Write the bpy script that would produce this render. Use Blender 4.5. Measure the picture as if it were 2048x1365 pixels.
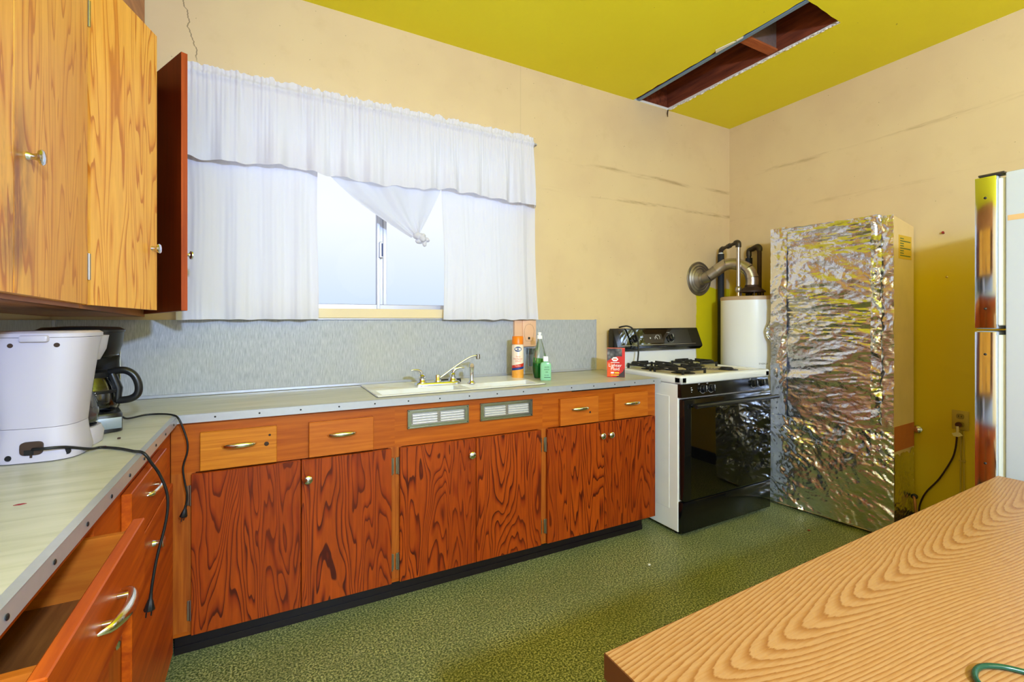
import bpy, bmesh, math, random
from mathutils import Vector, Matrix, noise
random.seed(7)
for o in list(bpy.data.objects): bpy.data.objects.remove(o)
SC = bpy.context.scene
COL = SC.collection
R = math.radians

# ------------------------------------------------------------------ camera
cd = bpy.data.cameras.new('camera'); cam = bpy.data.objects.new('camera', cd); COL.objects.link(cam)
cd.sensor_width = 36; cd.lens = 915.2/2048*36; cd.shift_y = (639.3-682.5)/2048; cd.clip_start = .02
cam.location = (0, 0, 1.25); cam.rotation_euler = (R(90), 0, R(-28.327))
SC.camera = cam
# ------------------------------------------------------------------ world: hazy bright sky
W = bpy.data.worlds.new('sky'); SC.world = W; W.use_nodes = True
wn = W.node_tree; wn.nodes.clear()
_tc = wn.nodes.new('ShaderNodeTexCoord'); _sx = wn.nodes.new('ShaderNodeSeparateXYZ'); _rp = wn.nodes.new('ShaderNodeValToRGB')
_bg = wn.nodes.new('ShaderNodeBackground'); _wo = wn.nodes.new('ShaderNodeOutputWorld')
wn.links.new(_tc.outputs['Generated'], _sx.inputs[0]); wn.links.new(_sx.outputs['Z'], _rp.inputs[0])
wn.links.new(_rp.outputs[0], _bg.inputs[0]); wn.links.new(_bg.outputs[0], _wo.inputs[0])
_rp.color_ramp.elements[0].position = 0.0; _rp.color_ramp.elements[0].color = (.60, .73, .92, 1)
_rp.color_ramp.elements[1].position = .20; _rp.color_ramp.elements[1].color = (.90, .93, .96, 1)
_bg.inputs['Strength'].default_value = 1.05
# ------------------------------------------------------------------ lights
def lamp(name, kind, loc, power, color, size, target=None):
    l = bpy.data.lights.new(name, kind); o = bpy.data.objects.new(name, l); COL.objects.link(o)
    l.energy = power; l.color = color; o.location = loc
    if kind == 'AREA': l.shape = 'DISK'; l.size = size
    else: l.shadow_soft_size = size
    if target is not None: o.rotation_euler = (Vector(target)-Vector(loc)).to_track_quat('-Z', 'Y').to_euler()
    return o
lamp('photographer_flash', 'POINT', (.32, -1.20, 2.00), 325, (.45, .63, 1.0), .07)
lamp('warm_fill_light', 'POINT', (1.25, -1.5, 1.95), 34, (1.0, .88, .66), .40)  # added warm fill out of view, stands in for bounce off the ceiling
V = SC.view_settings
SC.display_settings.display_device = 'sRGB'
V.view_transform = 'Standard'; V.look = 'None'; V.gamma = 1; V.exposure = 0.13; V.use_curve_mapping = False

# ------------------------------------------------------------------ materials
def srgb(r, g, b):
    f = lambda c: (c/255/12.92) if c/255 <= .04045 else ((c/255+.055)/1.055)**2.4
    return (f(r), f(g), f(b), 1)
MATS = {}
class NT:
    def __init__(s, name):
        s.m = bpy.data.materials.new(name); s.m.use_nodes = True; s.t = s.m.node_tree
        s.t.nodes.clear(); s.out = s.n('ShaderNodeOutputMaterial'); MATS[name] = s.m
    def n(s, typ, ins=None, **at):
        nd = s.t.nodes.new(typ)
        for k, v in at.items(): setattr(nd, k, v)
        for k, v in (ins or {}).items(): s.set(nd.inputs[k], v)
        return nd
    def set(s, sock, v):
        if isinstance(v, bpy.types.NodeSocket): s.t.links.new(v, sock)
        else: sock.default_value = v
    def math(s, op, a, b=None, c=None, clamp=False):
        nd = s.n('ShaderNodeMath', operation=op, use_clamp=clamp)
        s.set(nd.inputs[0], a)
        if b is not None: s.set(nd.inputs[1], b)
        if c is not None: s.set(nd.inputs[2], c)
        return nd.outputs[0]
    def coord(s, scale=(1, 1, 1), rand=True, world=False):
        if world: v = s.n('ShaderNodeNewGeometry').outputs['Position']
        else: v = s.n('ShaderNodeTexCoord').outputs['Object']
        if rand and not world:
            r = s.n('ShaderNodeObjectInfo').outputs['Random']
            r = s.math('MULTIPLY', r, 37.0)
            v = s.n('ShaderNodeVectorMath', {0: v, 1: r}, operation='ADD').outputs[0]
        return s.n('ShaderNodeMapping', {'Vector': v, 'Scale': scale}).outputs[0]
    def noise(s, vec, scale=1, detail=2, rough=.5, dist=0):
        return s.n('ShaderNodeTexNoise', {'Vector': vec, 'Scale': scale, 'Detail': detail, 'Roughness': rough, 'Distortion': dist}).outputs['Fac']
    def ramp(s, fac, stops, interp='LINEAR'):
        nd = s.n('ShaderNodeValToRGB', {'Fac': fac}); e = nd.color_ramp.elements; nd.color_ramp.interpolation = interp
        while len(e) < len(stops): e.new(.5)
        for i, (p, c) in enumerate(stops):
            e[i].position = p; e[i].color = c if len(c) == 4 else (*c, 1)
        return nd.outputs['Color']
    def mix(s, fac, a, b, mode='MIX'):
        nd = s.n('ShaderNodeMix', data_type='RGBA', blend_type=mode)
        s.set(nd.inputs['Factor'], fac); s.set(nd.inputs[6], a); s.set(nd.inputs[7], b)
        return nd.outputs[2]
    def rng(s, v, a, b, c=0.0, d=1.0):
        return s.n('ShaderNodeMapRange', {'Value': v, 'From Min': a, 'From Max': b, 'To Min': c, 'To Max': d}, interpolation_type='SMOOTHSTEP').outputs[0]
    def bump(s, h, strength=.2, dist=.01):
        return s.n('ShaderNodeBump', {'Height': h, 'Strength': strength, 'Distance': dist}).outputs[0]
    def bsdf(s, color, rough=.5, metal=0., normal=None, spec=.5, coat=0., trans=0., ior=1.45):
        b = s.n('ShaderNodeBsdfPrincipled')
        s.set(b.inputs['Base Color'], color); s.set(b.inputs['Roughness'], rough); s.set(b.inputs['Metallic'], metal)
        s.set(b.inputs['Specular IOR Level'], spec); s.set(b.inputs['Coat Weight'], coat); s.set(b.inputs['Transmission Weight'], trans)
        s.set(b.inputs['IOR'], ior)
        if normal is not None: s.set(b.inputs['Normal'], normal)
        s.t.links.new(b.outputs[0], s.out.inputs[0]); return b
def plain(name, col, rough=.5, metal=0., spec=.5, coat=0., var=.0, vscale=30):
    t = NT(name)
    c = col
    if var:
        f = t.noise(t.coord(), vscale, 3)
        c = t.mix(f, tuple(x*(1-var) for x in col[:3])+(1,), tuple(min(1, x*(1+var)) for x in col[:3])+(1,))
    t.bsdf(c, rough, metal, spec=spec, coat=coat); return t.m
def plywood(name, light, mid, dark, freq=13., axes=(5.5, 5.5, .85), rough=.38, wear=0.0, grime=False):
    t = NT(name)
    v = t.coord(axes)
    f = t.noise(v, 1.0, 2.5, .5, .35)
    fine = t.noise(t.coord((70, 70, 6)), 1, 3, .6)
    g = t.math('MULTIPLY_ADD', fine, .10, t.math('MULTIPLY', f, freq))
    fr = t.math('FRACT', g)
    c = t.ramp(fr, [(0., light), (.50, light), (.78, mid), (.88, dark), (.96, dark), (1., light)])
    blotch = t.rng(t.noise(t.coord((3, 3, 1.2)), 1, 2), .3, .72)
    c = t.mix(t.math('MULTIPLY', blotch, .45), c, mid)
    st = t.rng(fine, .25, .75)
    c = t.mix(t.math('MULTIPLY', st, .34), c, dark)
    if wear:
        w = t.rng(t.noise(t.coord((30, 30, 9)), 1, 4, .7), .735, .76)
        c = t.mix(t.math('MULTIPLY', w, wear), c, srgb(225, 170, 120))
    if grime:      # hand grime along the free edge of the big doors, round the knob
        q = t.n('ShaderNodeSeparateXYZ', {0: t.n('ShaderNodeTexCoord').outputs['Object']})
        e = t.rng(t.math('ABSOLUTE', q.outputs[1]), .30, .42)
        hz = t.math('MULTIPLY', t.rng(q.outputs[2], 1.30, 1.40), t.rng(q.outputs[2], 1.55, 1.78, 1, 0))
        gm = t.math('MULTIPLY', t.math('MULTIPLY', e, hz), t.rng(t.noise(t.coord((14, 14, 5)), 1, 4, .65), .32, .62))
        c = t.mix(t.math('MULTIPLY', gm, .8), c, srgb(120, 66, 40))
    t.bsdf(c, rough, normal=t.bump(fr, .06, .002), spec=.4); return t.m
def streak(name, light, dark, axes=(2, 60, 60), rough=.4, amt=1.0, detail=4):
    t = NT(name)
    f = t.noise(t.coord(axes), 1, detail, .6, .3)
    c = t.ramp(f, [(.25, dark), (.5, tuple((a+b)/2 for a, b in zip(light, dark))), (.72, light)])
    t.bsdf(c, rough, normal=t.bump(f, .08, .002), spec=.4); return t.m

plywood('door_plywood', srgb(174, 72, 8), srgb(140, 47, 5), srgb(70, 16, 2), 25, axes=(6.5, 6.5, .85), wear=.8)
plywood('upper_plywood', srgb(250, 184, 78), srgb(238, 160, 56), srgb(204, 120, 34), 15, axes=(8, 8, .8), grime=True)
streak('frame_wood', srgb(190, 98, 16), srgb(152, 66, 6), (3, 60, 60))
streak('frame_wood_vertical', srgb(192, 104, 30), srgb(140, 60, 14), (60, 60, 3))
streak('left_cabinet_wood', srgb(204, 94, 12), srgb(146, 48, 4), (40, 2.5, 50))
streak('drawer_wood', srgb(198, 110, 30), srgb(172, 82, 16), (5, 40, 70))
streak('knotty_drawer_wood', srgb(214, 134, 34), srgb(176, 92, 14), (4, 40, 130))
streak('drawer_interior_wood', srgb(150, 92, 44), srgb(88, 44, 18), (50, 4, 50))
streak('red_door_wood', srgb(130, 46, 12), srgb(92, 26, 6), (50, 50, 2), rough=.3)
streak('red_edge_wood', srgb(190, 84, 34), srgb(140, 50, 18), (50, 50, 2))
streak('cabinet_underside', srgb(196, 130, 78), srgb(150, 84, 42), (40, 3, 40))
streak('joist_wood', srgb(150, 72, 38), srgb(78, 32, 16), (30, 3, 30), rough=.8)
streak('lath_wood', srgb(190, 104, 52), srgb(150, 70, 32), (6, 60, 60), rough=.8)
plain('metal_channel', srgb(120, 150, 185), .4, .4)
plain('grey_block', srgb(120, 96, 84), .9, var=.3)
plain('plaster', srgb(236, 228, 214), .9, var=.08)
plain('toe_kick_black', srgb(26, 18, 20), .35, var=.3)
plain('chrome', (.72, .76, .86, 1), .10, 1.0)
plain('warm_chrome', (.80, .77, .70, 1), .14, 1.0)
plain('aluminium', (.52, .53, .60, 1), .33, .45, var=.06, vscale=60)
plain('vent_metal', (.80, .80, .83, 1), .30, .7, var=.12, vscale=120)
plain('vent_chrome', (.42, .45, .52, 1), .16, 1.0)
plain('hinge_metal', (.45, .42, .36, 1), .3, 1.0)
plain('dark_hole', srgb(18, 16, 16), .8)
plain('black_plastic', srgb(22, 22, 25), .32)
plain('black_rubber', srgb(20, 20, 21), .45)
plain('black_enamel', srgb(13, 13, 14), .12, spec=.6)
plain('black_glass', srgb(6, 6, 7), .03, spec=.7, coat=.5)
plain('cast_iron', srgb(30, 28, 26), .55, var=.3, vscale=80)
plain('white_enamel', srgb(232, 231, 232), .18)
plain('stove_side', srgb(240, 238, 238), .35, var=.05, vscale=9)
plain('cream_enamel', srgb(226, 210, 176), .3, var=.10, vscale=14)
plain('white_plastic', srgb(190, 182, 194), .30)
plain('white_pvc', srgb(214, 214, 206), .5)
plain('heater_white', srgb(240, 240, 242), .25)
plain('tan_band', srgb(190, 160, 130), .4)
plain('galvanized', (.50, .46, .42, 1), .32, .95, var=.28, vscale=18)
plain('dull_galvanized', (.36, .33, .30, 1), .38, .9, var=.35, vscale=22)
plain('iron_pipe', srgb(74, 66, 58), .45, .6, var=.25)
plain('rusty_hood', srgb(70, 52, 42), .55, .4, var=.3)
plain('pipe_foam', srgb(32, 34, 40), .7)
plain('brass', (.70, .52, .25, 1), .3, 1.0)
plain('copper_hose', srgb(176, 116, 70), .4, .5)
plain('cardboard', srgb(232, 202, 148), .7, var=.10, vscale=8)
plain('bare_cardboard', srgb(196, 112, 58), .85, var=.08)
plain('yellow_label', srgb(222, 180, 50), .6)
plain('label_print', srgb(90, 110, 60), .6)
plain('fridge_white', srgb(194, 198, 206), .22)
plain('gasket_white', srgb(226, 226, 214), .5)
plain('masking_tape', srgb(206, 166, 112), .7)
plain('table_edge', srgb(96, 52, 26), .4, var=.15)
plain('green_cord', srgb(14, 66, 48), .25)
plain('peach_plastic', srgb(232, 184, 150), .35)
plain('peach_line', srgb(176, 140, 120), .5)
plain('outlet_painted', srgb(190, 160, 60), .5)
plain('outlet_socket', srgb(150, 124, 44), .5)
plain('brown_plug', srgb(84, 42, 20), .4)
plain('brown_cord', srgb(60, 32, 20), .4)
plain('old_tape', srgb(226, 206, 150), .7)
plain('baseboard_dark', srgb(40, 28, 24), .5)
plain('sill_paint', srgb(230, 208, 166), .5, var=.04, vscale=10)
plain('window_aluminium', (.50, .51, .60, 1), .35, .5)
plain('can_orange', srgb(245, 132, 20), .35)
plain('can_cream', srgb(248, 226, 206), .3)
plain('logo_blue', srgb(20, 44, 110), .4)
plain('print_white', srgb(250, 250, 250), .5)
plain('print_red', srgb(224, 70, 50), .5)
plain('print_coral', srgb(240, 120, 96), .5)
plain('band_red', srgb(206, 52, 28), .4)
plain('band_blue', srgb(36, 58, 130), .4)
plain('citrus_orange', srgb(246, 160, 60), .4, var=.3, vscale=60)
plain('print_yellow', srgb(244, 196, 40), .5)
plain('print_dark', srgb(20, 60, 44), .5)
plain('carton_red', srgb(208, 34, 26), .35, var=.15, vscale=20)
plain('carton_orange', srgb(236, 88, 32), .35)
plain('carton_dark', srgb(56, 40, 40), .4)
plain('paper_white', srgb(240, 238, 234), .6)
plain('silver_panel', srgb(146, 158, 172), .28, .5)
plain('screw_dark', srgb(48, 44, 44), .4, .5)
plain('red_flake', srgb(150, 28, 34), .5)
plain('dark_fleck', srgb(60, 40, 28), .8)
def briquette():
    t = NT('charcoal_print'); f = t.n('ShaderNodeTexVoronoi', {'Vector': t.coord(rand=False), 'Scale': 36}).outputs['Distance']
    t.bsdf(t.ramp(f, [(0, srgb(150, 146, 146)), (.45, srgb(84, 80, 82)), (.8, srgb(40, 38, 40))]), .45)
briquette()
def glassy(name, tint, rough=.02, fac=.10):
    t = NT(name)
    tr = t.n('ShaderNodeBsdfTransparent', {'Color': tint}); gl = t.n('ShaderNodeBsdfGlossy', {'Color': (1, 1, 1, 1), 'Roughness': rough})
    lw = t.n('ShaderNodeLayerWeight', {'Blend': .35}).outputs['Fresnel']
    fr = t.math('MULTIPLY', lw, fac*8, clamp=True)
    mx = t.n('ShaderNodeMixShader', {0: fr, 1: tr.outputs[0], 2: gl.outputs[0]})
    t.t.links.new(mx.outputs[0], t.out.inputs[0]); return t.m
glassy('window_glass', (.97, .98, 1, 1), .02, .004)
glassy('carafe_glass', (.80, .82, .82, 1), .05, .16)
glassy('clear_bottle', (.90, .93, .91, 1), .05)
glassy('blue_grey_clear', (.55, .64, .70, 1), .1, .3)
def liquid(name, col):
    t = NT(name); t.bsdf(col, .12, trans=.25, ior=1.33); return t.m
liquid('green_soap', srgb(18, 140, 50)); liquid('green_gel', srgb(160, 224, 180)); liquid('green_leaf', srgb(90, 190, 60))
def cloth():
    t = NT('white_cloth')
    f = t.n('ShaderNodeTexWave', {'Vector': t.coord(rand=False), 'Scale': 160}, bands_direction='X').outputs['Fac']
    nrm = t.bump(f, .05, .001)
    d = t.n('ShaderNodeBsdfDiffuse', {'Color': (.84, .82, .91, 1), 'Normal': nrm}); r = t.n('ShaderNodeBsdfTranslucent', {'Color': (.88, .88, .92, 1)})
    mx = t.n('ShaderNodeMixShader', {0: .30, 1: d.outputs[0], 2: r.outputs[0]})
    t.t.links.new(mx.outputs[0], t.out.inputs[0])
    t = NT('sheer_cloth')
    d = t.n('ShaderNodeBsdfDiffuse', {'Color': (.84, .82, .91, 1)}); r = t.n('ShaderNodeBsdfTranslucent', {'Color': (.9, .9, .93, 1)})
    mx = t.n('ShaderNodeMixShader', {0: .55, 1: d.outputs[0], 2: r.outputs[0]})
    t.t.links.new(mx.outputs[0], t.out.inputs[0])
cloth()
def foil():
    for nm, col in (('foil', (.84, .87, .97, 1)), ('foil_dull', (.76, .80, .86, 1))):
        t = NT(nm)
        v = t.coord((1, 1, 1.6))
        a = t.n('ShaderNodeTexVoronoi', {'Vector': v, 'Scale': 26, 'Randomness': 1}).outputs['Distance']
        b = t.noise(v, 60, 4, .65, .6)
        c = t.noise(v, 16, 3, .6, 1.2)
        h = t.math('ADD', t.math('MULTIPLY', a, .5), t.math('ADD', t.math('MULTIPLY', b, .35), t.math('MULTIPLY', c, .9)))
        t.bsdf(col, .20, 1.0, normal=t.bump(h, .36, .008))
foil()
def wall_paint():
    for side in ('back', 'right', 'plain'):
        t = NT('wall_paint_'+side)
        p = t.n('ShaderNodeNewGeometry').outputs['Position']
        s = t.n('ShaderNodeSeparateXYZ', {0: p}); X, Y, Z = s.outputs
        n1 = t.noise(p, 2.2, 3, .55); n2 = t.noise(p, 9, 4, .6)
        c = t.mix(t.rng(n1, .3, .75), srgb(224, 198, 152), srgb(216, 188, 146))
        c = t.mix(t.math('MULTIPLY', t.rng(n2, .55, .8), .25), c, srgb(200, 170, 120))
        U = X if side == 'back' else Y
        if side != 'plain':
            along = t.n('ShaderNodeCombineXYZ', {0: U, 1: 0., 2: 0.}).outputs[0]
            wob = t.math('MULTIPLY', t.math('SUBTRACT', t.noise(along, 3, 3), .5), .05)
            for zc, sd in ((2.30, 1.0), (2.10, 1.25)) if side == 'back' else ((2.40, .8), (2.07, .5)):
                dz = t.math('ABSOLUTE', t.math('SUBTRACT', t.math('ADD', Z, wob), zc))
                band = t.rng(dz, .002, .022, 1, 0)
                st = t.noise(t.n('ShaderNodeMapping', {'Vector': p, 'Scale': (2.5, 2.5, 22), 'Location': (zc*3, 0, zc)}).outputs[0], 1, 4, .7)
                m = t.math('MULTIPLY', band, t.math('MULTIPLY', t.rng(st, .45, .72), .55*sd))
                if side == 'back': m = t.math('MULTIPLY', m, t.rng(X, 1.5, 1.75))
                c = t.mix(m, c, srgb(140, 98, 46))
        specks = t.rng(t.noise(p, 75, 1, .5), .80, .815)
        c = t.mix(t.math('MULTIPLY', specks, .6), c, srgb(120, 92, 60))
        if side == 'back':   # hairline plaster crack left of the curtains and bare strip left in yellow beside the heater
            wob2 = t.math('MULTIPLY', t.math('SUBTRACT', t.noise(t.n('ShaderNodeCombineXYZ', {0: 0., 1: 0., 2: Z}).outputs[0], 6, 4, .7), .5), .10)
            line = t.math('ADD', t.math('MULTIPLY_ADD', Z, -.22, .265), wob2)
            cr = t.math('MULTIPLY', t.rng(t.math('ABSOLUTE', t.math('SUBTRACT', X, line)), .001, .0035, 1, 0), t.rng(Z, 2.40, 2.45))
            cr = t.math('MULTIPLY', cr, t.rng(X, -.1, -.12))
            c = t.mix(t.math('MULTIPLY', cr, .75), c, srgb(110, 90, 66))
            seam = t.math('MULTIPLY', t.rng(t.math('ABSOLUTE', t.math('SUBTRACT', X, 1.408)), .001, .004, 1, 0), t.rng(Z, 2.36, 2.4))
            c = t.mix(t.math('MULTIPLY', seam, .18), c, srgb(150, 124, 84))
            ed = t.math('MULTIPLY', t.math('SUBTRACT', t.noise(p, 14, 3), .5), .05)
            m = t.math('MULTIPLY', t.rng(t.math('ADD', X, ed), 3.0, 3.012), t.rng(t.math('ADD', Z, ed), 1.50, 1.51, 1, 0))
            c = t.mix(m, c, srgb(214, 196, 24))
        if side == 'right':
            ed = t.math('MULTIPLY', t.math('SUBTRACT', t.noise(p, 4, 3), .5), .12)
            m = t.rng(t.math('ADD', Z, ed), 1.46, 1.80, 1, 0)  # yellow lower paint; blend widened to imitate the fridge shadow's soft edge
            c = t.mix(m, c, srgb(226, 192, 30))
        t.bsdf(c, .45, normal=t.bump(n2, .05, .004), spec=.35)
wall_paint()
def surfaces():
    t = NT('ceiling_paint'); p = t.coord(world=True)
    n = t.noise(p, 1.6, 4, .6); sp = t.rng(t.noise(p, 40, 1), .81, .82)
    c = t.mix(n, srgb(248, 234, 46), srgb(238, 220, 28)); c = t.mix(t.math('MULTIPLY', sp, .5), c, srgb(120, 90, 40))
    t.bsdf(c, .5, normal=t.bump(n, .1, .01), spec=.3)
    t = NT('floor_vinyl'); p = t.coord(world=True)
    a = t.noise(p, 135, 3, .75); b = t.noise(p, 2.6, 4, .6); cc = t.noise(p, 8, 5, .7)
    c = t.ramp(a, [(.41, srgb(58, 70, 38)), (.50, srgb(112, 120, 74)), (.59, srgb(190, 188, 132))])
    c = t.mix(t.math('MULTIPLY', t.rng(b, .35, .7), .35), c, srgb(84, 94, 58))
    c = t.mix(t.math('MULTIPLY', t.rng(cc, .60, .75), .40), c, srgb(176, 176, 138))
    t.bsdf(c, .42, spec=.35)
    t = NT('counter_laminate'); p = t.coord(world=True)
    v = t.n('ShaderNodeMapping', {'Vector': p, 'Scale': (3, 30, 1), 'Rotation': (0, 0, .3)}).outputs[0]
    a = t.noise(v, 1, 4, .6, .4); b = t.noise(p, 3, 4, .6)
    c = t.ramp(a, [(.3, srgb(174, 171, 152)), (.5, srgb(192, 188, 172)), (.7, srgb(204, 198, 186))])
    c = t.mix(t.math('MULTIPLY', t.rng(b, .5, .75), .35), c, srgb(206, 184, 132))
    w = t.n('ShaderNodeMapping', {'Vector': p, 'Scale': (7, 22, 1), 'Rotation': (0, 0, -.5)}).outputs[0]
    d = t.rng(t.noise(w, 1, 5, .75, .8), .735, .75)
    c = t.mix(t.math('MULTIPLY', d, .75), c, srgb(96, 72, 44))
    t.bsdf(c, .32, spec=.45)
    t = NT('backsplash_linen'); p = t.coord(world=True)
    a = t.noise(t.n('ShaderNodeMapping', {'Vector': p, 'Scale': (260, 260, 26)}).outputs[0], 1, 3, .6)
    b = t.noise(p, 3, 3)
    c = t.ramp(a, [(.3, srgb(150, 152, 158)), (.5, srgb(172, 174, 180)), (.7, srgb(190, 191, 196))])
    c = t.mix(t.math('MULTIPLY', t.rng(b, .45, .75), .25), c, srgb(186, 182, 158))
    t.bsdf(c, .4, spec=.4)
    t = NT('sink_enamel'); p = t.coord(world=True)
    t.bsdf(t.mix(t.rng(t.noise(p, 7, 4), .5, .8), srgb(238, 236, 230), srgb(222, 208, 178)), .2)
    t = NT('table_oak')    # cathedral oak laminate running along the table
    p = t.coord(rand=False)
    s = t.n('ShaderNodeSeparateXYZ', {0: p}); X, Y, Z = s.outputs
    wv = t.noise(t.n('ShaderNodeMapping', {'Vector': p, 'Scale': (1.3, 3.2, 1)}).outputs[0], 1, 2.5, .5)
    yy = t.math('MULTIPLY', t.math('SUBTRACT', Y, .975), 1.0)
    # parabola-like cathedrals: x - k*y^2
    par = t.math('ADD', t.math('MULTIPLY', X, .62), t.math('MULTIPLY', t.math('SQRT', t.math('ADD', t.math('MULTIPLY', yy, yy), .0016)), -5.2))
    g = t.math('ADD', t.math('MULTIPLY', par, 30.0), t.math('MULTIPLY', wv, 9.0))
    fine = t.noise(t.n('ShaderNodeMapping', {'Vector': p, 'Scale': (14, 230, 1)}).outputs[0], 1, 3, .65)
    g = t.math('ADD', g, t.math('MULTIPLY', fine, .5))
    fr = t.math('FRACT', g)
    c = t.ramp(fr, [(0, srgb(172, 128, 84)), (.40, srgb(170, 125, 80)), (.72, srgb(152, 102, 56)), (.90, srgb(138, 86, 42)), (1, srgb(170, 125, 80))])
    c = t.mix(t.math('MULTIPLY', t.rng(fine, .4, .7), .35), c, srgb(156, 104, 52))
    t.bsdf(c, .34, normal=t.bump(fine, .06, .001), spec=.4)
surfaces()

# ------------------------------------------------------------------ mesh helpers
class MB:
    def __init__(s): s.b = bmesh.new()
    def box(s, x0, x1, y0, y1, z0, z1, bev=0, seg=1, mi=0, M=None):
        r = bmesh.ops.create_cube(s.b, size=1)
        m = Matrix.Translation(((x0+x1)/2, (y0+y1)/2, (z0+z1)/2)) @ Matrix.Diagonal((x1-x0, y1-y0, z1-z0, 1))
        if M is not None: m = M @ m
        bmesh.ops.transform(s.b, matrix=m, verts=r['verts'])
        fs = set(f for v in r['verts'] for f in v.link_faces)
        for f in fs: f.material_index = mi
        if bev:
            es = set(e for v in r['verts'] for e in v.link_edges)
            q = bmesh.ops.bevel(s.b, geom=list(es), offset=bev, segments=seg, profile=.5, affect='EDGES', clamp_overlap=True)
            for f in q['faces']: f.material_index = mi
        return s
    def prism(s, pts, d0, d1, axis='z', mi=0, M=None, bev=0):
        # polygon in plane perpendicular to axis; pts 2-D (x,y),(x,z) or (y,z)
        f3 = {'z': lambda a, b, d: (a, b, d), 'y': lambda a, b, d: (a, d, b), 'x': lambda a, b, d: (d, a, b)}[axis]
        A = [s.b.verts.new(f3(a, b, d0)) for a, b in pts]; B = [s.b.verts.new(f3(a, b, d1)) for a, b in pts]
        n = len(pts); fs = [s.b.faces.new(A), s.b.faces.new(B)]
        for i in range(n): fs.append(s.b.faces.new((A[i], A[(i+1) % n], B[(i+1) % n], B[i])))
        for f in fs: f.material_index = mi
        if M is not None: bmesh.ops.transform(s.b, matrix=M, verts=A+B)
        if bev:
            es = set(e for f in fs for e in f.edges)
            bmesh.ops.bevel(s.b, geom=list(es), offset=bev, segments=2, profile=.5, affect='EDGES', clamp_overlap=True)
        return s
    def loft(s, rings, cap=True, close=True, mi=0):
        L = [[s.b.verts.new(p) for p in r] for r in rings]; n = len(L[0])
        for a, b in zip(L, L[1:]):
            for i in range(n if close else n-1):
                f = s.b.faces.new((a[i], a[(i+1) % n], b[(i+1) % n], b[i])); f.material_index = mi
        if cap and close:
            for r in (L[0], L[-1]):
                try: f = s.b.faces.new(r); f.material_index = mi
                except ValueError: pass
        return s
    def lathe(s, prof, c=(0, 0, 0), n=24, axis='z', mi=0, M=None, cap=True):
        rings = []
        for r, z in prof:
            r = max(r, 1e-4)
            ring = []
            for i in range(n):
                a = 2*math.pi*i/n
                p = Vector((r*math.cos(a), r*math.sin(a), z))
                if axis == 'x': p = Vector((p.z, p.x, p.y))
                if axis == 'y': p = Vector((p.y, p.z, p.x))
                if M is not None: p = M @ p
                ring.append(p + Vector(c))
            rings.append(ring)
        return s.loft(rings, cap, True, mi)
    def cyl(s, a, b, r, r2=None, n=16, mi=0):
        return s.tube([a, b], [r, r if r2 is None else r2], n, mi)
    def tube(s, pts, r, n=8, mi=0, cap=True):
        pts = [Vector(p) for p in pts]; rr = r if isinstance(r, (list, tuple)) else [r]*len(pts)
        rings = []; up = None
        for i, p in enumerate(pts):
            t = (pts[min(i+1, len(pts)-1)] - pts[max(i-1, 0)]).normalized()
            if up is None:
                up = Vector((0, 0, 1)) if abs(t.z) < .9 else Vector((1, 0, 0))
            u = (up - t*up.dot(t))
            if u.length < 1e-5: u = t.orthogonal()
            u.normalize(); w = t.cross(u); up = u
            rings.append([p + (u*math.cos(2*math.pi*k/n) + w*math.sin(2*math.pi*k/n))*rr[i] for k in range(n)])
        return s.loft(rings, cap, True, mi)
    def sphere(s, c, r, sc=(1, 1, 1), sub=2, mi=0):
        q = bmesh.ops.create_icosphere(s.b, subdivisions=sub, radius=r)
        bmesh.ops.transform(s.b, matrix=Matrix.Translation(c) @ Matrix.Diagonal((*sc, 1)), verts=q['verts'])
        for f in set(f for v in q['verts'] for f in v.link_faces): f.material_index = mi
        return s
    def grid(s, fn, nu, nv, mi=0):
        L = [[s.b.verts.new(fn(i/nu, j/nv)) for i in range(nu+1)] for j in range(nv+1)]
        for j in range(nv):
            for i in range(nu):
                f = s.b.faces.new((L[j][i], L[j][i+1], L[j+1][i+1], L[j+1][i])); f.material_index = mi
        return s
    def mesh(s, name, mats, smooth=35):
        bmesh.ops.recalc_face_normals(s.b, faces=s.b.faces[:])
        me = bpy.data.meshes.new(name); s.b.to_mesh(me); s.b.free()
        for m in (mats if isinstance(mats, (list, tuple)) else [mats]): me.materials.append(MATS[m])
        if smooth:
            for p in me.polygons: p.use_smooth = True
            if smooth < 180: me.set_sharp_from_angle(angle=R(smooth))
        return me
    def build(s, name, mats, parent=None, smooth=35, loc=None, rot=None):
        return link(name, s.mesh(name, mats, smooth), parent, loc, rot)
def link(name, me, parent=None, loc=None, rot=None):
    o = bpy.data.objects.new(name, me); COL.objects.link(o)
    if parent is not None: o.parent = parent
    if loc is not None: o.location = loc
    if rot is not None: o.rotation_euler = rot
    return o
def tag(o, label=None, cat=None, group=None, kind=None):
    if label: o['label'] = label
    if cat: o['category'] = cat
    if group: o['group'] = group
    if kind: o['kind'] = kind
    return o
def thing(name, label, cat, loc=(0, 0, 0), rz=0, group=None):
    o = bpy.data.objects.new(name, None); COL.objects.link(o); o.location = loc; o.rotation_euler = (0, 0, rz)
    o.empty_display_size = .05
    return tag(o, label, cat, group)
def struct(o): o['kind'] = 'structure'; return o
def spline(P, k=6):     # Catmull-Rom
    P = [Vector(p) for p in P]; out = []
    Q = [P[0]*2-P[1]] + P + [P[-1]*2-P[-2]]
    for i in range(1, len(Q)-2):
        for j in range(k):
            t = j/k
            out.append(.5*((2*Q[i]) + (Q[i+1]-Q[i-1])*t + (2*Q[i-1]-5*Q[i]+4*Q[i+1]-Q[i+2])*t*t + (3*Q[i]-Q[i-1]-3*Q[i+1]+Q[i+2])*t**3))
    out.append(P[-1]); return out
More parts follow.
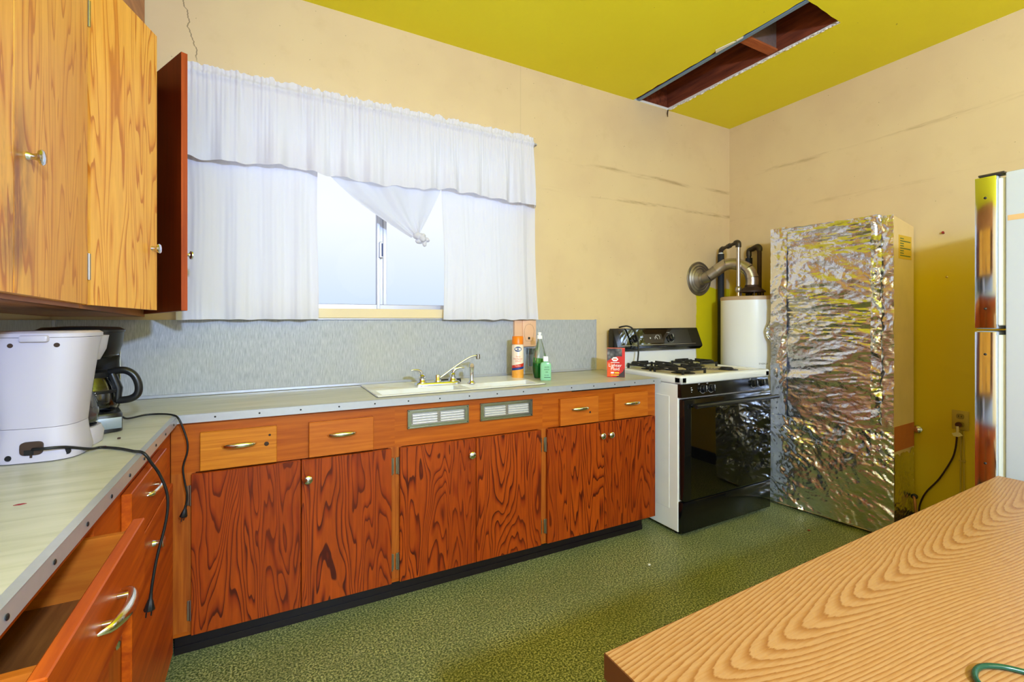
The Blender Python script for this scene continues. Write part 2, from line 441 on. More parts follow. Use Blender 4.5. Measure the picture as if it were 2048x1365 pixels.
def sup(cx, cy, rx, ry, z, n=4, k=28):
    out = []
    for i in range(k):
        a = 2*math.pi*i/k; c, s_ = math.cos(a), math.sin(a)
        out.append((cx+rx*math.copysign(abs(c)**(2/n), c), cy+ry*math.copysign(abs(s_)**(2/n), s_), z))
    return out
def text(name, s, size, mat, parent, fn, align='CENTER', res=3):
    # flat lettering; fn maps (x, y) of the text plane to a point of the parent's space
    cu = bpy.data.curves.new('t', 'FONT'); cu.body = s; cu.size = size; cu.align_x = align; cu.resolution_u = res
    o = bpy.data.objects.new('t', cu); COL.objects.link(o)
    dg = bpy.context.evaluated_depsgraph_get()
    me = bpy.data.meshes.new_from_object(o.evaluated_get(dg)); bpy.data.objects.remove(o)
    for v in me.vertices: v.co = fn(v.co.x, v.co.y)
    me.materials.clear(); me.materials.append(MATS[mat])
    return link(name, me, parent)
SCREW = MB().lathe([(0, 0), (.0026, 0), (.0034, .0006), (.0034, .0012), (.0022, .0022), (0, .0025)], n=10).mesh('screw', 'screw_dark')

# ================================================================== ROOM
XL, XR, YB, YF, ZC = -.76, 3.41, 2.50, -2.3, 2.84
struct(MB().box(XL-.1, XR+.1, YF-.1, YB+.12, -.06, 0).build('floor', 'floor_vinyl'))
# back wall with window opening
WX0, WX1, WZ0, WZ1 = -.16, 1.38, 1.302, 2.26
b = MB()
b.box(XL-.1, WX0, YB, YB+.12, 0, ZC); b.box(WX1, XR+.1, YB, YB+.12, 0, ZC)
b.box(WX0, WX1, YB, YB+.12, 0, WZ0); b.box(WX0, WX1, YB, YB+.12, WZ1, ZC)
bmesh.ops.remove_doubles(b.b, verts=b.b.verts[:], dist=1e-5)
struct(b.build('wall_back', 'wall_paint_back', smooth=0))
struct(MB().box(XR, XR+.1, YF, YB, 0, ZC).build('wall_right', 'wall_paint_right', smooth=0))
struct(MB().box(XL-.1, XL, YF, YB, 0, ZC).build('wall_left', 'wall_paint_plain', smooth=0))
GX0, GX1, GZ0, GZ1 = .10, 2.30, .75, 2.25
b = MB()
b.box(XL, GX0, YF-.1, YF, 0, ZC); b.box(GX1, XR, YF-.1, YF, 0, ZC); b.box(GX0, GX1, YF-.1, YF, 0, GZ0); b.box(GX0, GX1, YF-.1, YF, GZ1, ZC)
struct(b.build('wall_front', 'plaster', smooth=0))
w2 = thing('added_window', None, None, (0, YF-.05, 0)); w2['kind'] = 'structure'  # unseen window added behind the camera for cool light and neutral reflections
b = MB()
for a in ((GX0, GX1, GZ0, GZ0+.05), (GX0, GX1, GZ1-.05, GZ1), (GX0, GX0+.05, GZ0, GZ1), (GX1-.05, GX1, GZ0, GZ1), (1.175, 1.225, GZ0, GZ1)): b.box(a[0], a[1], -.03, .03, a[2], a[3])
b.build('window_frame', 'plaster', w2, 0)
MB().box(GX0+.05, 1.175, -.003, .003, GZ0+.05, GZ1-.05).build('pane', 'window_glass', w2, 0)
MB().box(1.225, GX1-.05, -.003, .003, GZ0+.05, GZ1-.05).build('pane', 'window_glass', w2, 0)
struct(MB().box(XR-.014, XR, YF, YB, 0, .10, .003).build('baseboard_right', 'baseboard_dark'))
# ceiling with a ragged hole down to the joists
def ceiling():
    b = bmesh.new()
    out = [(XL-.1, YF-.1), (XR+.1, YF-.1), (XR+.1, YB+.12), (XL-.1, YB+.12)]
    corner = [(2.362, 1.305), (2.712, 1.322), (2.692, 2.497), (2.345, 2.497)]
    inner = []
    for i in range(4):
        a, c = Vector(corner[i]), Vector(corner[(i+1) % 4]); n = 26 if i % 2 else 7
        if i == 2: n = 6
        d = (c-a); nn = Vector((-d.y, d.x)).normalized()
        for k in range(n):
            amp = .010 if i == 3 else .004
            j = noise.noise(Vector((k*.7, i*5., 0)))*amp if k else 0
            if i == 2: j = 0
            inner.append(a+d*(k/n)+nn*j)
    vo = [b.verts.new((*p, ZC)) for p in out]; vi = [b.verts.new((p[0], p[1], ZC)) for p in inner]
    es = [b.edges.new((vo[i], vo[(i+1) % 4])) for i in range(4)] + [b.edges.new((vi[i], vi[(i+1) % len(vi)])) for i in range(len(vi))]
    bmesh.ops.triangle_fill(b, use_beauty=True, edges=es)
    ext = bmesh.ops.extrude_face_region(b, geom=b.faces[:])
    for v in ext['geom']:
        if isinstance(v, bmesh.types.BMVert): v.co.z += .018
    bmesh.ops.recalc_face_normals(b, faces=b.faces[:])
    for f in b.faces:
        f.material_index = 0
        if abs(f.normal.z) < .5:
            c = f.calc_center_median()
            if 2.2 < c.x < 2.9 and 1.2 < c.y < 2.52: f.material_index = 1
    m = MB(); m.b.free(); m.b = b
    o = struct(m.build('ceiling', ['ceiling_paint', 'plaster'], smooth=0))
    z0 = ZC+.018
    MB().box(2.700, 2.745, 1.0, 2.60, z0, 3.06).build('joist', 'joist_wood', o)
    MB().box(2.300, 2.335, 1.0, 2.60, z0, 3.06).build('joist', 'joist_wood', o)
    for i, y in enumerate((1.02, 1.23, 1.44, 1.65, 1.86, 2.07, 2.28, 2.49)):
        MB().box(2.28, 2.76, y, y+.204, 3.06, 3.08).build('roof_board', 'joist_wood', o)
    MB().box(2.335, 2.700, 1.255, 1.295, z0, 3.06).build('blocking', 'joist_wood', o)
    MB().box(2.335, 2.700, 2.515, 2.55, z0, 3.06).build('blocking', 'joist_wood', o)
    MB().box(2.335, 2.700, 1.665, 1.705, z0+.015, 3.06).build('blocking', 'grey_block', o)
    tag(MB().box(2.374, 2.402, 1.300, 2.498, ZC+.002, ZC+.012, .002).build('channel', 'metal_channel', o), 'blue-grey metal channel')
    tag(MB().box(2.335, 2.700, 1.655, 1.715, z0+.002, z0+.014, .002).build('lath', 'lath_wood', o), 'bare wooden lath across the hole')
    p = MB()
    for k in range(60):   # broken white plaster crumbs along the right-hand edge of the hole
        y = 1.33+1.14*k/59; r = random.uniform(.004, .010)
        p.sphere((2.700+random.uniform(-.004, .004)-.002*(y-1.3), y, ZC-.001+random.uniform(-.002, .006)), r, (1, 2.2, .7), 1)
    tag(p.build('plaster_edge', 'plaster', o, 60), kind='stuff')
    for pts in ([(2.330, 1.80), (2.350, 1.70), (2.362, 1.69), (2.358, 1.82)], [(2.352, 1.68), (2.356, 1.64), (2.366, 1.65), (2.364, 1.69)]):
        MB().prism(pts, ZC-.007, ZC-.003).build('plaster_flap', 'plaster', o)
    MB().tube([(2.685, 2.49, ZC-.002), (2.678, 2.489, ZC-.03), (2.684, 2.491, ZC-.055)], [.004, .005, .002], 6).build('plaster_crumb', 'dark_fleck', o)
ceiling()
# window
w = thing('window_1', None, None, (0, YB, 0)); w['kind'] = 'structure'
b = MB()
for a in ((WX0, WX1, WZ0, WZ0+.03), (WX0, WX1, WZ1-.03, WZ1), (WX0, WX0+.03, WZ0+.03, WZ1-.03), (WX1-.03, WX1, WZ0+.03, WZ1-.03)):
    b.box(a[0], a[1], .045, .095, a[2], a[3], .003)
b.build('window_frame', 'window_aluminium', w)
MB().box(.534, .552, .040, .072, WZ0+.004, WZ1-.02, .002).box(.570, .590, .052, .080, WZ0+.004, WZ1-.02, .002).box(.552, .570, .060, .074, WZ0+.004, WZ1-.02).build('mullion', 'window_aluminium', w)
lk = MB().box(.544, .566, .024, .042, 1.585, 1.672, .003).build('latch', 'window_aluminium', w)
MB().box(.5555, .5635, .0235, .0245, 1.592, 1.664).build('latch_slot', 'logo_blue', lk)
MB().box(WX0+.03, .54, .062, .066, WZ0+.03, WZ1-.03).build('pane', 'window_glass', w, 0)
MB().box(.585, WX1-.03, .076, .080, WZ0+.03, WZ1-.03).build('pane', 'window_glass', w, 0)
MB().box(-.20, 1.40, -.016, .05, 1.257, 1.306, .002).build('sill', 'sill_paint', w)
MB().box(-.22, 1.41, -.020, .0, 1.249, 1.256, .001).build('sill_strip', 'aluminium', w)

# ================================================================== BACKSPLASH
o = thing('backsplash', 'pale grey linen-pattern laminate backsplash behind sink and counter', 'backsplash', (0, YB, .906))
MB().box(-.76, 1.998, -.008, -.0005, 0, .342).build('back_panel', 'backsplash_linen', o)
MB().box(XL+.0005, XL+.008, -1.9, -.009, 0, .342).build('side_panel', 'backsplash_linen', o)
MB().box(-.75, 1.998, -.016, -.008, 0, .014, .002).build('base_trim', 'aluminium', o)
MB().box(XL+.008, XL+.016, -1.9, -.017, 0, .014, .002).build('base_trim', 'aluminium', o)
MB().box(1.992, 2.001, -.012, -.0005, 0, .344, .001).build('end_trim', 'aluminium', o)
MB().box(XL+.008, XL+.018, -.018, -.008, .015, .342, .001).build('corner_trim', 'aluminium', o)

# ================================================================== BASE CABINETS, back run
TH = math.atan2(1.951-2.010, 2.308); PX, PY = -.275, 2.010      # front line of the run
def knob_mesh():
    return MB().lathe([(.0, 0), (.009, 0), (.008, .004), (.006, .010), (.008, .016), (.0155, .020), (.0165, .024), (.013, .027), (0, .0285)], n=20, M=Matrix.Rotation(R(90), 4, 'X')).mesh('knob', 'chrome', 40)
KNOB = knob_mesh()        # points to local -y
def pull_mesh():
    rings = []
    for i in range(17):
        t = i/16*2-1; x = t*.058; e = math.sqrt(max(0, 1-t*t))
        w_, h = .0015+.0085*e, .001+.0055*e
        cy = -.020*e
        rings.append([(x, cy+h*math.cos(2*math.pi*k/10), w_*math.sin(2*math.pi*k/10)-.002*(1-e)) for k in range(10)])
    b = MB().loft(rings)
    for sx in (-.036, .036): b.cyl((sx, .0, -.001), (sx, -.016, -.001), .004, n=8)
    return b.mesh('pull', 'warm_chrome', 60)
PULL = pull_mesh()
def hinge_mesh():
    b = MB().box(-.011, -.002, -.0035, .0, -.036, .036, .0008).box(.002, .009, -.003, 0, -.034, .034, .0008)
    b.cyl((0, -.004, -.037), (0, -.004, .037), .0042, n=10)
    return b.mesh('hinge', 'hinge_metal', 40)
HINGE = hinge_mesh()
FRY = .020      # face frame stands this far behind the door fronts
def back_cabinet(name, label, x0, x1, doors, drawers, vents=(), stile_right=True, last=False):
    c = thing('base_cabinet', label, 'cabinet', (PX, PY, 0), TH)
    L = lambda x: (x-PX)/math.cos(TH)
    a, e = L(x0), L(x1)
    MB().box(a, e, FRY, FRY+.02, .690, .876).build('top_rail', 'frame_wood', c, 0)
    MB().box(a, e, FRY, FRY+.02, .098, .112).build('bottom_rail', 'frame_wood', c, 0)
    xs = sorted([a] + [e])
    stl = [(a, L(doors[0][0])+.012), (L(doors[-1][1])-.012, e)]
    for s0, s1 in stl: MB().box(s0, s1, FRY+.0004, FRY+.02, .112, .690).build('stile', 'frame_wood_vertical', c, 0)
    MB().box(a, a+.016, FRY+.02, .46, .098, .875).box(e-.016, e, FRY+.02, .46, .098, .875).box(a+.016, e-.016, FRY+.02, .46, .098, .112).build('carcass', 'drawer_interior_wood', c, 0)
    MB().box(a, e-(.045 if last else 0), FRY+.062, FRY+.078, 0, .098).build('toe_kick', 'toe_kick_black', c, 0)
    MB().box(a, e-(.045 if last else 0), FRY+.056, FRY+.062, 0, .028, .001).build('toe_trim', 'toe_kick_black', c, 0)
    for d0, d1, kx, kz, hs in doors:
        d = MB().box(L(d0)+.0012, L(d1)-.0012, 0, FRY-.0005, .103, .688, .0018).build('door', 'door_plywood', c)
        if kx is not None: link('knob', KNOB, d, (L(kx), -.0002, kz))
        if hs:
            for hz in (.190, .609): link('hinge', HINGE, d, (L(d0)-.002 if hs < 0 else L(d1)+.002, FRY-.004, hz), (0, 0, 0 if hs > 0 else R(0)))
    for d0, d1, mt in drawers:
        d = MB().box(L(d0), L(d1), 0, FRY-.0005, .6945, .836, .0018).build('drawer_front', mt, c)
        p = link('pull', PULL, d, ((L(d0)+L(d1))/2, -.0005, .779))
        p.scale = (1.0, 1, 1)
        if mt == 'knotty_drawer_wood':
            for kx, kz, r in ((L(.004), .770, .0085), (L(.015), .803, .0045)):
                MB().lathe([(0, 0), (r, 0), (r*.8, .0006), (0, .0008)], (kx, -.0002, kz), 12, M=Matrix.Rotation(R(90), 4, 'X')).build('wood_knot', 'dark_fleck', d)
        elif d0 > 1.3 and d0 < 1.5:
            MB().lathe([(0, 0), (.006, 0), (.004, .0006), (0, .0008)], (L(1.535), -.0002, .752), 12, M=Matrix.Rotation(R(90), 4, 'X')).build('wood_knot', 'dark_fleck', d)
    for v0, v1 in vents:
        vx0, vx1, z0, z1 = L(v0), L(v1), .764, .848
        v = MB().box(vx0+.004, vx1-.004, FRY-.002, FRY-.0005, z0+.004, z1-.004).build('vent', 'dull_galvanized', c)
        q = MB(); yf = FRY-.010
        q.prism([(vx0, z0), (vx1, z0), (vx1-.018, z0+.016), (vx0+.018, z0+.016)], yf+.002, FRY-.001, 'y')
        q.prism([(vx0, z1), (vx0+.018, z1-.016), (vx1-.018, z1-.016), (vx1, z1)], yf+.002, FRY-.001, 'y')
        q.prism([(vx0, z0), (vx0+.018, z0+.016), (vx0+.018, z1-.016), (vx0, z1)], yf+.002, FRY-.001, 'y')
        q.prism([(vx1, z0), (vx1, z1), (vx1-.018, z1-.016), (vx1-.018, z0+.016)], yf+.002, FRY-.001, 'y')
        q.box(vx0, vx1, yf-.001, yf+.004, z0, z0+.005, .001).box(vx0, vx1, yf-.001, yf+.004, z1-.005, z1, .001)
        q.box(vx0, vx0+.005, yf-.001, yf+.004, z0, z1, .001).box(vx1-.005, vx1, yf-.001, yf+.004, z0, z1, .001)
        q.build('vent_frame', 'vent_chrome', v)
        xm = (vx0+vx1)/2
        for s0, s1 in ((vx0+.024, xm-.008), (xm+.008, vx1-.024)):
            for k in range(4):
                zc = z0+.0255+.0115*k
                q = MB().loft([[(x, FRY-.002, zc-.005), (x, FRY-.009, zc-.004), (x, FRY-.0085, zc-.001), (x, FRY-.002, zc+.005)] for x in (s0, s0+.004, s1-.004, s1)])
                q.build('louver', 'vent_metal', v)
        for sx in (vx0+.006, vx1-.006):
            for sz in (z0+.006, z1-.006):
                s_ = link('screw', SCREW, v, (sx, yf, sz), (R(90), 0, 0)); s_.scale = (.7, .7, .7)
    return c
back_cabinet('b', 'red-brown plywood base cabinet with knotty drawer, in corner left of the sink', -.2995, .499,
    [(-.238, .1255, None, 0, -1), (.1255, .483, .150, .613, 1)], [(-.210, .039, 'knotty_drawer_wood'), (.154, .405, 'drawer_wood')])
back_cabinet('b', 'red-brown plywood sink cabinet with two chrome louvered vents', .499, 1.250,
    [(.516, .876, .849, .617, -1), (.876, 1.233, None, 0, 1)], [], [(.553, .843), (.902, 1.187)])
back_cabinet('b', 'red-brown plywood base cabinet with paired knobs, beside the stove', 1.250, 2.018,
    [(1.268, 1.631, 1.608, .619, -1), (1.631, 2.003, 1.666, .618, 0)], [(1.347, 1.592, 'drawer_wood'), (1.705, 1.945, 'drawer_wood')], last=True)

# ================================================================== BASE CABINET, left run
c = thing('base_cabinet', 'orange-brown base cabinet under coffee makers with one drawer pulled open', 'cabinet', (-.300, 0, 0))
y0, y1 = .30, 2.024
b = MB()
b.box(-.02, 0, y0, y1, .838, .876).box(-.02, 0, y0, .735, .690, .838).box(-.02, 0, 1.195, y1, .690, .838).box(-.02, 0, y0, y1, .665, .690)
b.build('top_rail', 'left_cabinet_wood', c, 0)
MB().box(-.02, 0, 1.21, 1.40, .11, .665).build('stile', 'frame_wood_vertical', c, 0)
MB().box(-.02, 0, 1.90, y1, .11, .665).build('stile', 'frame_wood_vertical', c, 0)
MB().box(-.02, 0, y0, .735, .11, .665).build('stile', 'frame_wood_vertical', c, 0)
MB().box(-.02, 0, y0, y1, .098, .11).build('bottom_rail', 'left_cabinet_wood', c, 0)
MB().box(-.45, -.02, y0, y0+.016, .098, .875).box(-.45, -.02, y1-.016, y1, .098, .875).box(-.45, -.02, y0+.016, y1-.016, .098, .112).box(-.455, -.45, y0, y1, .098, .875).build('carcass', 'drawer_interior_wood', c, 0)
MB().box(-.075, -.06, y0, y1+.07, 0, .098).build('toe_kick', 'toe_kick_black', c, 0)
KROT = (0, 0, R(90))
d = MB().box(.0005, .021, 1.383, 1.824, .6945, .836, .002).build('drawer_front', 'left_cabinet_wood', c)
link('pull', PULL, d, (.0215, 1.60, .779), KROT)
d = MB().box(.0005, .021, 1.385, 1.935, .103, .688, .002).build('door', 'left_cabinet_wood', c)
link('knob', KNOB, d, (.0212, 1.615, .618), KROT)
d = MB().box(.0005, .021, .72, 1.205, .103, .688, .002).build('door', 'left_cabinet_wood', c)
link('knob', KNOB, d, (.0212, 1.16, .618), KROT)
# open drawer: pulled out about 6 cm
d = MB().box(.0, .020, .72, 1.207, .6945, .836, .002).build('drawer', 'left_cabinet_wood', c, loc=(.058, 0, 0))
MB().box(-.36, -.0005, .765, .778, .702, .822).build('drawer_side', 'drawer_wood', d, 0)
MB().box(-.36, -.0005, 1.172, 1.185, .702, .822).build('drawer_side', 'drawer_wood', d, 0)
MB().box(-.36, -.348, .778, 1.172, .702, .822).build('drawer_back', 'drawer_interior_wood', d, 0)
MB().box(-.348, -.0005, .778, 1.172, .704, .710).build('drawer_bottom', 'drawer_interior_wood', d, 0)
p = link('pull', PULL, d, (.0205, .9635, .779), KROT); p.scale = (1.15, 1.3, 1.2)

# ================================================================== COUNTERTOP
TT = math.tan(TH)
yf = lambda x: PY-.012+(x-PX)*TT
SX0, SX1, SY0, SY1 = .432, 1.312, 2.052, 2.452
def counter():
    c = thing('countertop', 'worn pale green-beige laminate countertop with riveted metal edge, L-shaped', 'countertop', (0, 0, 0))
    b = bmesh.new()
    out = [(XL+.0085, .30), (-.278, .30), (-.278, yf(-.278)+.003), (2.028, yf(2.028)+.003), (2.028, 2.4915), (XL+.0085, 2.4915)]
    inn = [(SX0+.01, SY0+.01), (SX1-.01, SY0+.01), (SX1-.01, SY1-.01), (SX0+.01, SY1-.01)]
    vo = [b.verts.new((*p, .905)) for p in out]; vi = [b.verts.new((*p, .905)) for p in inn]
    es = [b.edges.new((vo[i], vo[(i+1) % 6])) for i in range(6)] + [b.edges.new((vi[i], vi[(i+1) % 4])) for i in range(4)]
    bmesh.ops.triangle_fill(b, use_beauty=True, edges=es)
    ext = bmesh.ops.extrude_face_region(b, geom=b.faces[:])
    for v in ext['geom']:
        if isinstance(v, bmesh.types.BMVert): v.co.z -= .027
    m = MB(); m.b.free(); m.b = b
    m.build('slab', 'counter_laminate', c, 0)
    # metal edging: an L-profile
    prof = lambda q: q
    e = MB()
    e.prism([(-.2779, .30), (-.2749, .30), (-.2749, yf(-.2749)), (-.2779, yf(-.2779))], .877, .9055)
    e.prism([(-.2900, .30), (-.2749, .30), (-.2749, yf(-.2749)), (-.2900, yf(-.2749)+.015)], .9053, .9068)
    tag(e.build('edge_trim', 'aluminium', c, 0), 'aluminium edge trim of the left run')
    e = MB()
    e.prism([(-.2749, yf(-.2749)), (2.031, yf(2.031)), (2.031, yf(2.031)+.003), (-.2749, yf(-.2749)+.003)], .877, .9055)
    e.prism([(-.2749, yf(-.2749)), (2.031, yf(2.031)), (2.031, yf(2.031)+.014), (-.2870, yf(-.2749)+.014)], .9053, .9068)
    e.box(2.028, 2.031, yf(2.03)+.003, 2.49, .877, .9068)
    tag(e.build('edge_trim', 'aluminium', c, 0), 'aluminium edge trim of the sink run')
    for k in range(16):
        x = -.162+.1426*k
        link('screw', SCREW, c, (x, yf(x)-.0002, .893), (R(90), 0, TH))
    for k in range(9):
        y = 1.915-.1426*k
        s_ = link('screw', SCREW, c, (-.2747, y, .891), (R(90), 0, R(90))); s_.scale = (1.25, 1.25, 1)
    MB().prism([(1.43, yf(1.43)+.0305), (1.83, yf(1.83)+.0305), (1.83, yf(1.83)+.033), (1.43, yf(1.43)+.033)], .8655, .8768).build('gap_shade_strip', 'dark_hole', c, 0)  # dark strip painting the shade in the gap below the metal edge
counter()
# little marks lying on the counter
def flake(name, label, x, y, pts, mat, z=.9052, th=.0006, cat='flake'):
    return tag(MB().prism(pts, 0, th).build(name, mat, None, 0, (x, y, z)), label, cat)
flake('red_flake', 'larger dark red petal-like flake on the left counter', -.482, 1.105, [(-.012, -.004), (.004, -.006), (.014, .002), (.010, .007), (-.004, .005)], 'red_flake')
flake('red_flake', 'small red flake with pointed end beside the open drawer on counter', -.402, 1.185, [(-.009, -.002), (.001, -.005), (.009, .0), (.003, .004), (-.004, .003)], 'red_flake')
flake('red_flake', 'tiny red flake on counter near the white coffee maker', -.387, 1.62, [(-.006, -.001), (.002, -.003), (.006, .001), (0, .003)], 'red_flake')
flake('black_crumb', 'small black crumb on counter beside black coffee maker base', -.372, 1.70, [(-.003, -.003), (.003, -.003), (.004, .002), (-.002, .004)], 'dark_fleck', th=.004, cat='crumb')

# ================================================================== SINK + FAUCET
c = thing('sink', 'white enamel drop-in kitchen sink with thin metal rim', 'sink', ((SX0+SX1)/2, (SY0+SY1)/2, .906))
hx, hy = (SX1-SX0)/2, (SY1-SY0)/2
b = MB(); z1 = .0055
bx0, bx1, by0, by1 = -hx+.03, hx-.03, -hy+.025, -hy+.165
b.box(-hx+.004, hx-.004, -hy+.004, by0, 0.001, z1, .002).box(-hx+.004, hx-.004, by1, hy-.004, .001, z1, .002)
b.box(-hx+.004, bx0, by0, by1, .001, z1, .001).box(bx1, hx-.004, by0, by1, .001, z1, .001).box(-.02, .02, by0, by1, .001, z1-.001, .001)
for q0, q1 in ((bx0, -.02), (.02, bx1)):
    b.box(q0-.004, q0, by0-.004, by1+.004, -.15, .002).box(q1, q1+.004, by0-.004, by1+.004, -.15, .002)
    b.box(q0, q1, by0-.004, by0, -.15, .002).box(q0, q1, by1, by1+.004, -.15, .002).box(q0, q1, by0, by1, -.154, -.15)
b.build('bowl', 'sink_enamel', c)
b = MB()
for a in ((-hx, hx, -hy, -hy+.006), (-hx, hx, hy-.006, hy), (-hx, -hx+.006, -hy, hy), (hx-.006, hx, -hy, hy)): b.box(*a, 0.0005, .003, .001)
b.build('rim', 'aluminium', c)
zs = .9118
c = thing('faucet', 'chrome two-handle kitchen faucet with long swing spout', 'faucet', (.785, 2.268, zs), TH)
MB().loft([sup(0, 0, .120, .027, 0, 5), sup(0, 0, .120, .027, .010, 5), sup(0, 0, .115, .022, .016, 5)]).build('base_plate', 'chrome', c, 40)
for sx in (-1, 1):
    h = MB().lathe([(.024, .0162), (.023, .022), (.018, .026), (.017, .040), (.0195, .050), (.012, .060), (0, .063)], (sx*.082, 0, 0), 20).build('handle', 'chrome', c, 50)
    P = spline([(sx*.082, 0, .045), (sx*.088, -.003, .068), (sx*.105, -.006, .080), (sx*.128, -.010, .083), (sx*.142, -.012, .081)], 5)
    MB().tube(P, [.012-.007*i/(len(P)-1) for i in range(len(P))], 10).build('lever', 'chrome', h, 60)
MB().lathe([(.019, .0162), (.019, .024), (.015, .028), (.015, .048), (.013, .052), (0, .053)], n=20).build('hub', 'chrome', c, 50)
P = spline([(.0, 0, .030), (.02, -.001, .040), (.10, -.006, .094), (.165, -.010, .132), (.195, -.012, .142), (.214, -.013, .143)], 6)
MB().tube(P, [.0085-.002*min(1, i/6) for i in range(len(P))], 12).build('spout', 'chrome', c, 60)
MB().lathe([(.011, 0), (.0115, -.010), (.0115, -.024), (.009, -.026), (0, -.026)], (.220, -.0135, .151), 14).build('aerator', 'dull_galvanized', c, 40)
o = MB().lathe([(.020, 0), (.020, .006), (.013, .012), (.011, .018), (.011, .070), (.0135, .085), (.013, .100), (.006, .108), (0, .109)], n=18).tube([(0, 0, .088), (-.006, -.014, .098), (-.006, -.020, .098)], [.009, .012, .011], 12).build('side_sprayer', 'chrome', None, 50, (.957, 2.225, zs))
tag(o, 'short upright chrome side sprayer right of the faucet', 'sprayer')
o = MB().tube(spline([(.80, 2.315, zs+.010), (.86, 2.318, zs+.010), (.93, 2.312, zs+.010)], 4), .010, 10).build('black_brush_handle', 'black_rubber', None, 60)
tag(o, 'black rod-shaped brush handle lying behind the faucet', 'brush')

# ================================================================== ITEMS BY THE SINK
def wrap(cr, cz, a0, r):     # text/print wrapped on a can; a0 = angle facing viewer
    return lambda x, y: (r*math.cos(a0+x/r), r*math.sin(a0+x/r), cz+y)
can = thing('spray_can', 'orange-capped disinfectant spray can with cream and orange label', 'spray can', (1.302, 2.345, .9056))
rc = .0345; A0 = R(-119)
MB().lathe([(.033, 0), (rc, .003), (rc, .190), (.030, .198), (.026, .203), (0, .203)], n=36).build('can_body', 'can_cream', can, 40)
MB().lathe([(.031, .199), (.0335, .201), (.0325, .243), (.030, .246), (0, .246)], n=32).build('cap', 'can_orange', can, 40)
def ring_patch(z0f, z1f, mat, name, r=rc+.0004, n=20, a=1.5):
    MB().grid(lambda u, v: (r*math.cos(A0+(u-.5)*2*a), r*math.sin(A0+(u-.5)*2*a), z0f((u-.5)*2)*(1-v)+z1f((u-.5)*2)*v), n, 1).build(name, mat, can, 60)
ring_patch(lambda t: .004, lambda t: .052+.006*t, 'citrus_orange', 'fruit_print')
ring_patch(lambda t: .052+.007*t, lambda t: .066+.007*t, 'band_blue', 'blue_band')
ring_patch(lambda t: .066+.007*t, lambda t: .083+.009*t, 'band_red', 'red_band')
def oval(rx, rz, cz, mat, name, r, off=0):
    n = 24; b = MB()
    ring = [(rx*math.cos(2*math.pi*i/n)+off, rz*math.sin(2*math.pi*i/n)) for i in range(n)]
    f = wrap(0, cz, A0, r)
    c0 = b.b.verts.new(f(off, 0)); vs = [b.b.verts.new(f(*p)) for p in ring]
    for i in range(n): b.b.faces.new((c0, vs[i], vs[(i+1) % n]))
    b.build(name, mat, can, 60)
oval(.024, .0165, .172, 'print_white', 'logo_border', rc+.0005, .002); oval(.0225, .015, .172, 'logo_blue', 'logo', rc+.0009, .002)
text('lettering', 'Great', .015, 'print_white', can, wrap(0, .1735, A0, rc+.0013))
text('lettering', 'Value', .012, 'print_white', can, wrap(0, .1625, A0+.15, rc+.0013))
text('lettering', 'Disinfectant', .0125, 'print_red', can, wrap(0, .112, A0+.05, rc+.0006))
text('lettering', 'Spray', .0125, 'print_coral', can, wrap(0, .126, A0+.1, rc+.0006))
text('lettering', 'SPRAY', .0125, 'print_coral', can, wrap(0, .098, A0+.1, rc+.0006))
text('lettering', 'KILLS 99.9%', .007, 'print_white', can, wrap(0, .0725, A0, rc+.0008))

sp = thing('dish_soap_bottle', 'tall clear dish soap bottle with green liquid and white push cap', 'bottle', (1.425, 2.30, .9056), R(12))
prof = [(0, .036), (.03, .044), (.06, .0475), (.09, .048), (.12, .044), (.15, .037), (.18, .028), (.205, .020), (.222, .0135), (.232, .0125)]
MB().loft([sup(0, 0, r, r*.72, z, 2.3, 32) for z, r in prof]).build('bottle', 'clear_bottle', sp, 60)
MB().loft([sup(0, 0, r-.0025, (r-.0025)*.72, z, 2.3, 32) for z, r in [(.003, .036), (.03, .044), (.06, .0475), (.088, .048)]]).build('soap', 'green_soap', sp, 50)
b = MB().loft([sup(0, -.002, .026*math.sin(math.pi*(.12+.83*k/8)), .030, .03+.085*k/8, 2, 20) for k in range(9)])
b.build('leaf_label', 'green_leaf', sp, 60).scale = (.8, 1.02, 1)
MB().lathe([(.016, .230), (.016, .248), (.012, .250), (.008, .252), (.008, .258), (.0105, .259), (.0105, .268), (0, .269)], n=20).build('cap', 'print_white', sp, 40)
hs = thing('hand_gel_bottle', 'small pale green gel bottle with white flip cap', 'bottle', (1.40, 2.195, .9056), R(-28))
MB().loft([sup(0, 0, r, r*.6, z, 5, 32) for z, r in [(0, .029), (.004, .031), (.085, .031), (.098, .027), (.104, .012), (.108, .011)]]).build('bottle', 'green_gel', hs, 45)
MB().loft([sup(0, 0, .0145, .0115, z, 4, 24) for z in (.108, .132)] + [sup(0, 0, .013, .010, .135, 4, 24)]).build('cap', 'print_white', hs, 40)
for k, (s_, z) in enumerate((('ALOE', .072), ('HAND', .058), ('GEL', .044), ('8 OZ', .026))):
    text('lettering', s_, .0105, 'print_dark', hs, lambda x, y, z=z: (x+.005, -.0192, z+y))
MB().box(-.010, .026, -.0192, -.0188, .016, .019).build('label_line', 'print_dark', hs)

